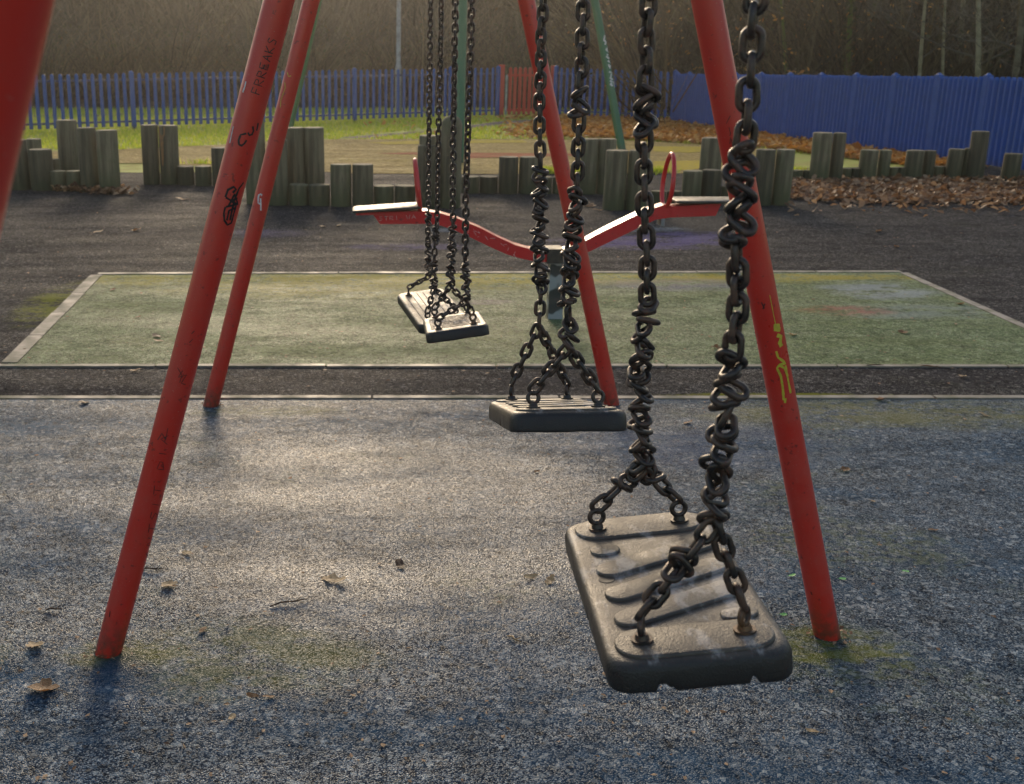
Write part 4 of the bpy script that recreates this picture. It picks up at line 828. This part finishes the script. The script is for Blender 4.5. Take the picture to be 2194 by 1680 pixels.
def tree(px_, pyb, Y, r, top_px, mat, label, H=7.5, tw=260, seed=1, name='tree', ivy=False):
    rnd = random.Random(seed); B = at(px_, pyb, Y); B = Vector((B.x, Y, hill_z(B.x, Y) - .05)); T68 = at(top_px, 68, Y); d = (T68 - B); r = r * 1.0; k = (H) / max(d.z, .5)
    root = empty(name, B, label, 'tree', 'bare trees in the wood behind the fence')
    P = []; 
    for i in range(9):
        t_ = i / 8; P.append(B + Vector((d.x * k * t_ + .12 * math.sin(t_ * 6 + seed) * t_, .3 * math.sin(t_ * 4 + seed) * t_, H * t_)))
    mb = MB(); mb.tube(P, [r * (1.25 if i == 0 else 1) * (1 - .8 * i / 8) for i in range(9)], 10); local(mb, root).build('trunk', mat, root)
    bm = MB()
    def limb(p, dr, L, rr, dep):
        pts = [p]; q = dr.normalized()
        for s in range(4):
            q = (q + Vector((rnd.gauss(0, .18), rnd.gauss(0, .18), rnd.gauss(.03, .14)))).normalized(); pts.append(pts[-1] + q * L / 4)
        bm.tube(pts, [rr, rr * .8, rr * .6, rr * .45, rr * .2], 5 if dep else 6, caps=False)
        if dep < 2:
            for s in range(5 if dep == 0 else 4):
                b = pts[rnd.randint(1, 4)]; limb(b, q + Vector((rnd.gauss(0, .8), rnd.gauss(0, .8), rnd.gauss(.1, .5))), L * rnd.uniform(.4, .6), rr * .45, dep + 1)
        else:
            for s in range(5):
                b = pts[rnd.randint(1, 4)]; e = b + (q + Vector((rnd.gauss(0, .7), rnd.gauss(0, .7), rnd.gauss(.1, .5)))).normalized() * L * .8; o_ = Vector((.006, 0, .004)); bm.add([b - o_, b + o_, e], [(0, 1, 2)], False)
    for i in range(9):
        t_ = rnd.uniform(.15, .98); j = min(int(t_ * 8), 7); p = P[j].lerp(P[j + 1], t_ * 8 - j); a = rnd.uniform(0, 6.28)
        limb(p, Vector((math.cos(a), math.sin(a), rnd.uniform(.3, .9))), H * .32 * (1.15 - t_ * .6), r * .42 * (1.1 - t_ * .7), 0)
    local(bm, root).build('crown', M['twig_grey'] if not ivy else M['twig'], root)
    if ivy:
        im = MB()
        for i in range(700):
            t_ = rnd.uniform(0, .7); j = min(int(t_ * 8), 7); c = P[j].lerp(P[j + 1], t_ * 8 - j); a = rnd.uniform(0, 6.28); c = c + Vector((math.cos(a), math.sin(a), 0)) * r * rnd.uniform(1, 1.9); s = .05; u = Vector((rnd.gauss(0, 1), rnd.gauss(0, 1), rnd.gauss(0, 1))).normalized() * s; v = u.orthogonal() * .6
            im.add([c - u, c - v, c + u, c + v], [(0, 1, 2, 3)], False)
        local(im, root).build('ivy', M['ivy'], root)
    return root
Z5 = lambda a, b: (1574.3 + .2583 * a, 62.97 + .2583 * b)
for i, (pb, pt, Y, r, mat, lab, iv) in enumerate([
    (1703, 1678, 26.5, .045, 'bark_green', 'thin greenish tree leaning left above the right fence', False), (1741, 1745, 27, .09, 'bark', 'broad tan tree stump-like trunk second of the right hand trees', False),
    (1820, 1822, 25.5, .075, 'bark_green', 'ivy covered green trunk behind the right fence', True), (1979, 1977, 24, .045, 'bark_pale', 'slim pale upright trunk behind the right fence', False),
    (2035, 2020, 24.5, .04, 'bark_pale', 'thin pale trunk leaning slightly left near the right edge', False), (2059, 2057, 26, .07, 'bark_pale', 'pale green trunk right of the slim upright one', False), (2114, 2096, 22.5, .06, 'bark_pale', 'pale trunk leaning left at the right edge of the wood', False),
    (1868, 1880, 30, .06, 'bark', 'dark brown trunk deep in the wood between the ivy one and the slim pale one', False), (1600, 1592, 33, .07, 'bark', 'brown tree above the near right chain', False), (1480, 1490, 36, .09, 'bark', 'brown tree left of the right red leg top', False),
    (1390, 1400, 38, .08, 'bark', 'bare tree behind the near left chain', False), (1230, 1222, 40, .09, 'bark', 'bare tree behind the second swing chains', False), (1060, 1075, 41, .10, 'bark', 'bare tree behind the left end of the red gate', False),
    (905, 890, 44, .09, 'bark', 'bare tree right of the grey lamp post', False), (770, 785, 46, .09, 'bark', 'bare tree left of the grey lamp post', False), (690, 700, 44, .08, 'bark', 'bare tree just right of the thin left red leg', False), (470, 480, 42, .09, 'bark', 'bare tree left of the near red leg top', False), (390, 385, 45, .08, 'bark', 'bare tree right of the distant house', False), (175, 180, 41, .05, 'bark', 'slender tree in front of the distant house', False), (-40, -30, 42, .1, 'bark', 'bare tree beyond the left edge', False), (2180, 2190, 22, .07, 'bark', 'dark trunk beyond the right edge', False)]):
    tree(pb, 160, Y, r, pt, M[mat], lab, H=6.5 if Y < 35 else 6.0, seed=50 + i, ivy=iv)
# ------------------------------------------------------------------ distant house
HY = 52; hl = at(90, 118, HY); hr_ = at(315, 118, HY); hz = min(hl.z, hr_.z) - .3
HB = Vector(((hl.x + hr_.x) / 2, HY, hz - 1.2)); hs = empty('house', HB, 'distant brick house with small white windows glimpsed through the wood', 'house')
wd_ = hr_.x - hl.x; hh_ = 4.2
mb = MB(); mb.box((HB.x, HY + 2.5, HB.z + hh_ / 2), (wd_, 5, hh_)); fix(local(mb, hs).build('wall', M['brick'], hs))
mb = MB(); mb.prism([(hl.x - .3, HY - .4, HB.z + hh_), (hl.x - .3, HY + 5.4, HB.z + hh_), (hl.x - .3, HY + 2.5, HB.z + hh_ + 1.7)], (wd_ + .6, 0, 0)); rf = fix(local(mb, hs).build('roof', M['roof'], hs))
mb = MB(); c = at(303, 90, HY - .2); mb.box((c.x, HY - .15, c.z), (.32, .3, 2.0)); o = fix(local(mb, hs).build('chimney', M['brick'], hs))
for x0, x1, y0, y1 in ((107, 127, 82, 118), (150, 160, 88, 121), (172, 186, 86, 121), (215, 225, 90, 115), (262, 275, 88, 112)):
    a = at(x0, y1, HY); b = at(x1, y0, HY); mb = MB(); cx_, cz_, w_, h_ = (a.x + b.x) / 2, (a.z + b.z) / 2, b.x - a.x, b.z - a.z
    for (dx, dz, sx, sz) in ((-w_ / 2, 0, .08, h_), (w_ / 2, 0, .08, h_), (0, -h_ / 2, w_ - .08, .12), (0, h_ / 2, w_ - .08, .08), (0, 0, .05, h_ - .2)): mb.box((cx_ + dx, HY - .03, cz_ + dz), (sx, .1, sz))
    wn = fix(local(mb, hs).build('window', M['white'], hs)); mb = MB(); mb.box((cx_, HY - .01, cz_), (w_ - .08, .03, h_ - .1)); p = fix(local(mb, hs).build('pane', M['glass'], hs)); p.parent = wn
# ------------------------------------------------------------------ haze
if HAZE > 0:
    mb = MB(); mb.box((0, 45, 6.5), (140, 130, 15.0)); hz_o = fix(mb.build('haze', bpy.data.materials.new('haze')))
    m = hz_o.data.materials[0]; m.use_nodes = True; m.node_tree.nodes.clear(); v = m.node_tree.nodes.new('ShaderNodeVolumePrincipled'); o = m.node_tree.nodes.new('ShaderNodeOutputMaterial')
    v.inputs['Density'].default_value = HAZE; v.inputs['Color'].default_value = (.92, .90, .86, 1); v.inputs['Anisotropy'].default_value = .86
    m.node_tree.links.new(v.outputs[0], o.inputs['Volume']); tag(hz_o, kind='stuff', label='thin warm haze filling the air of the playground', cat='haze')
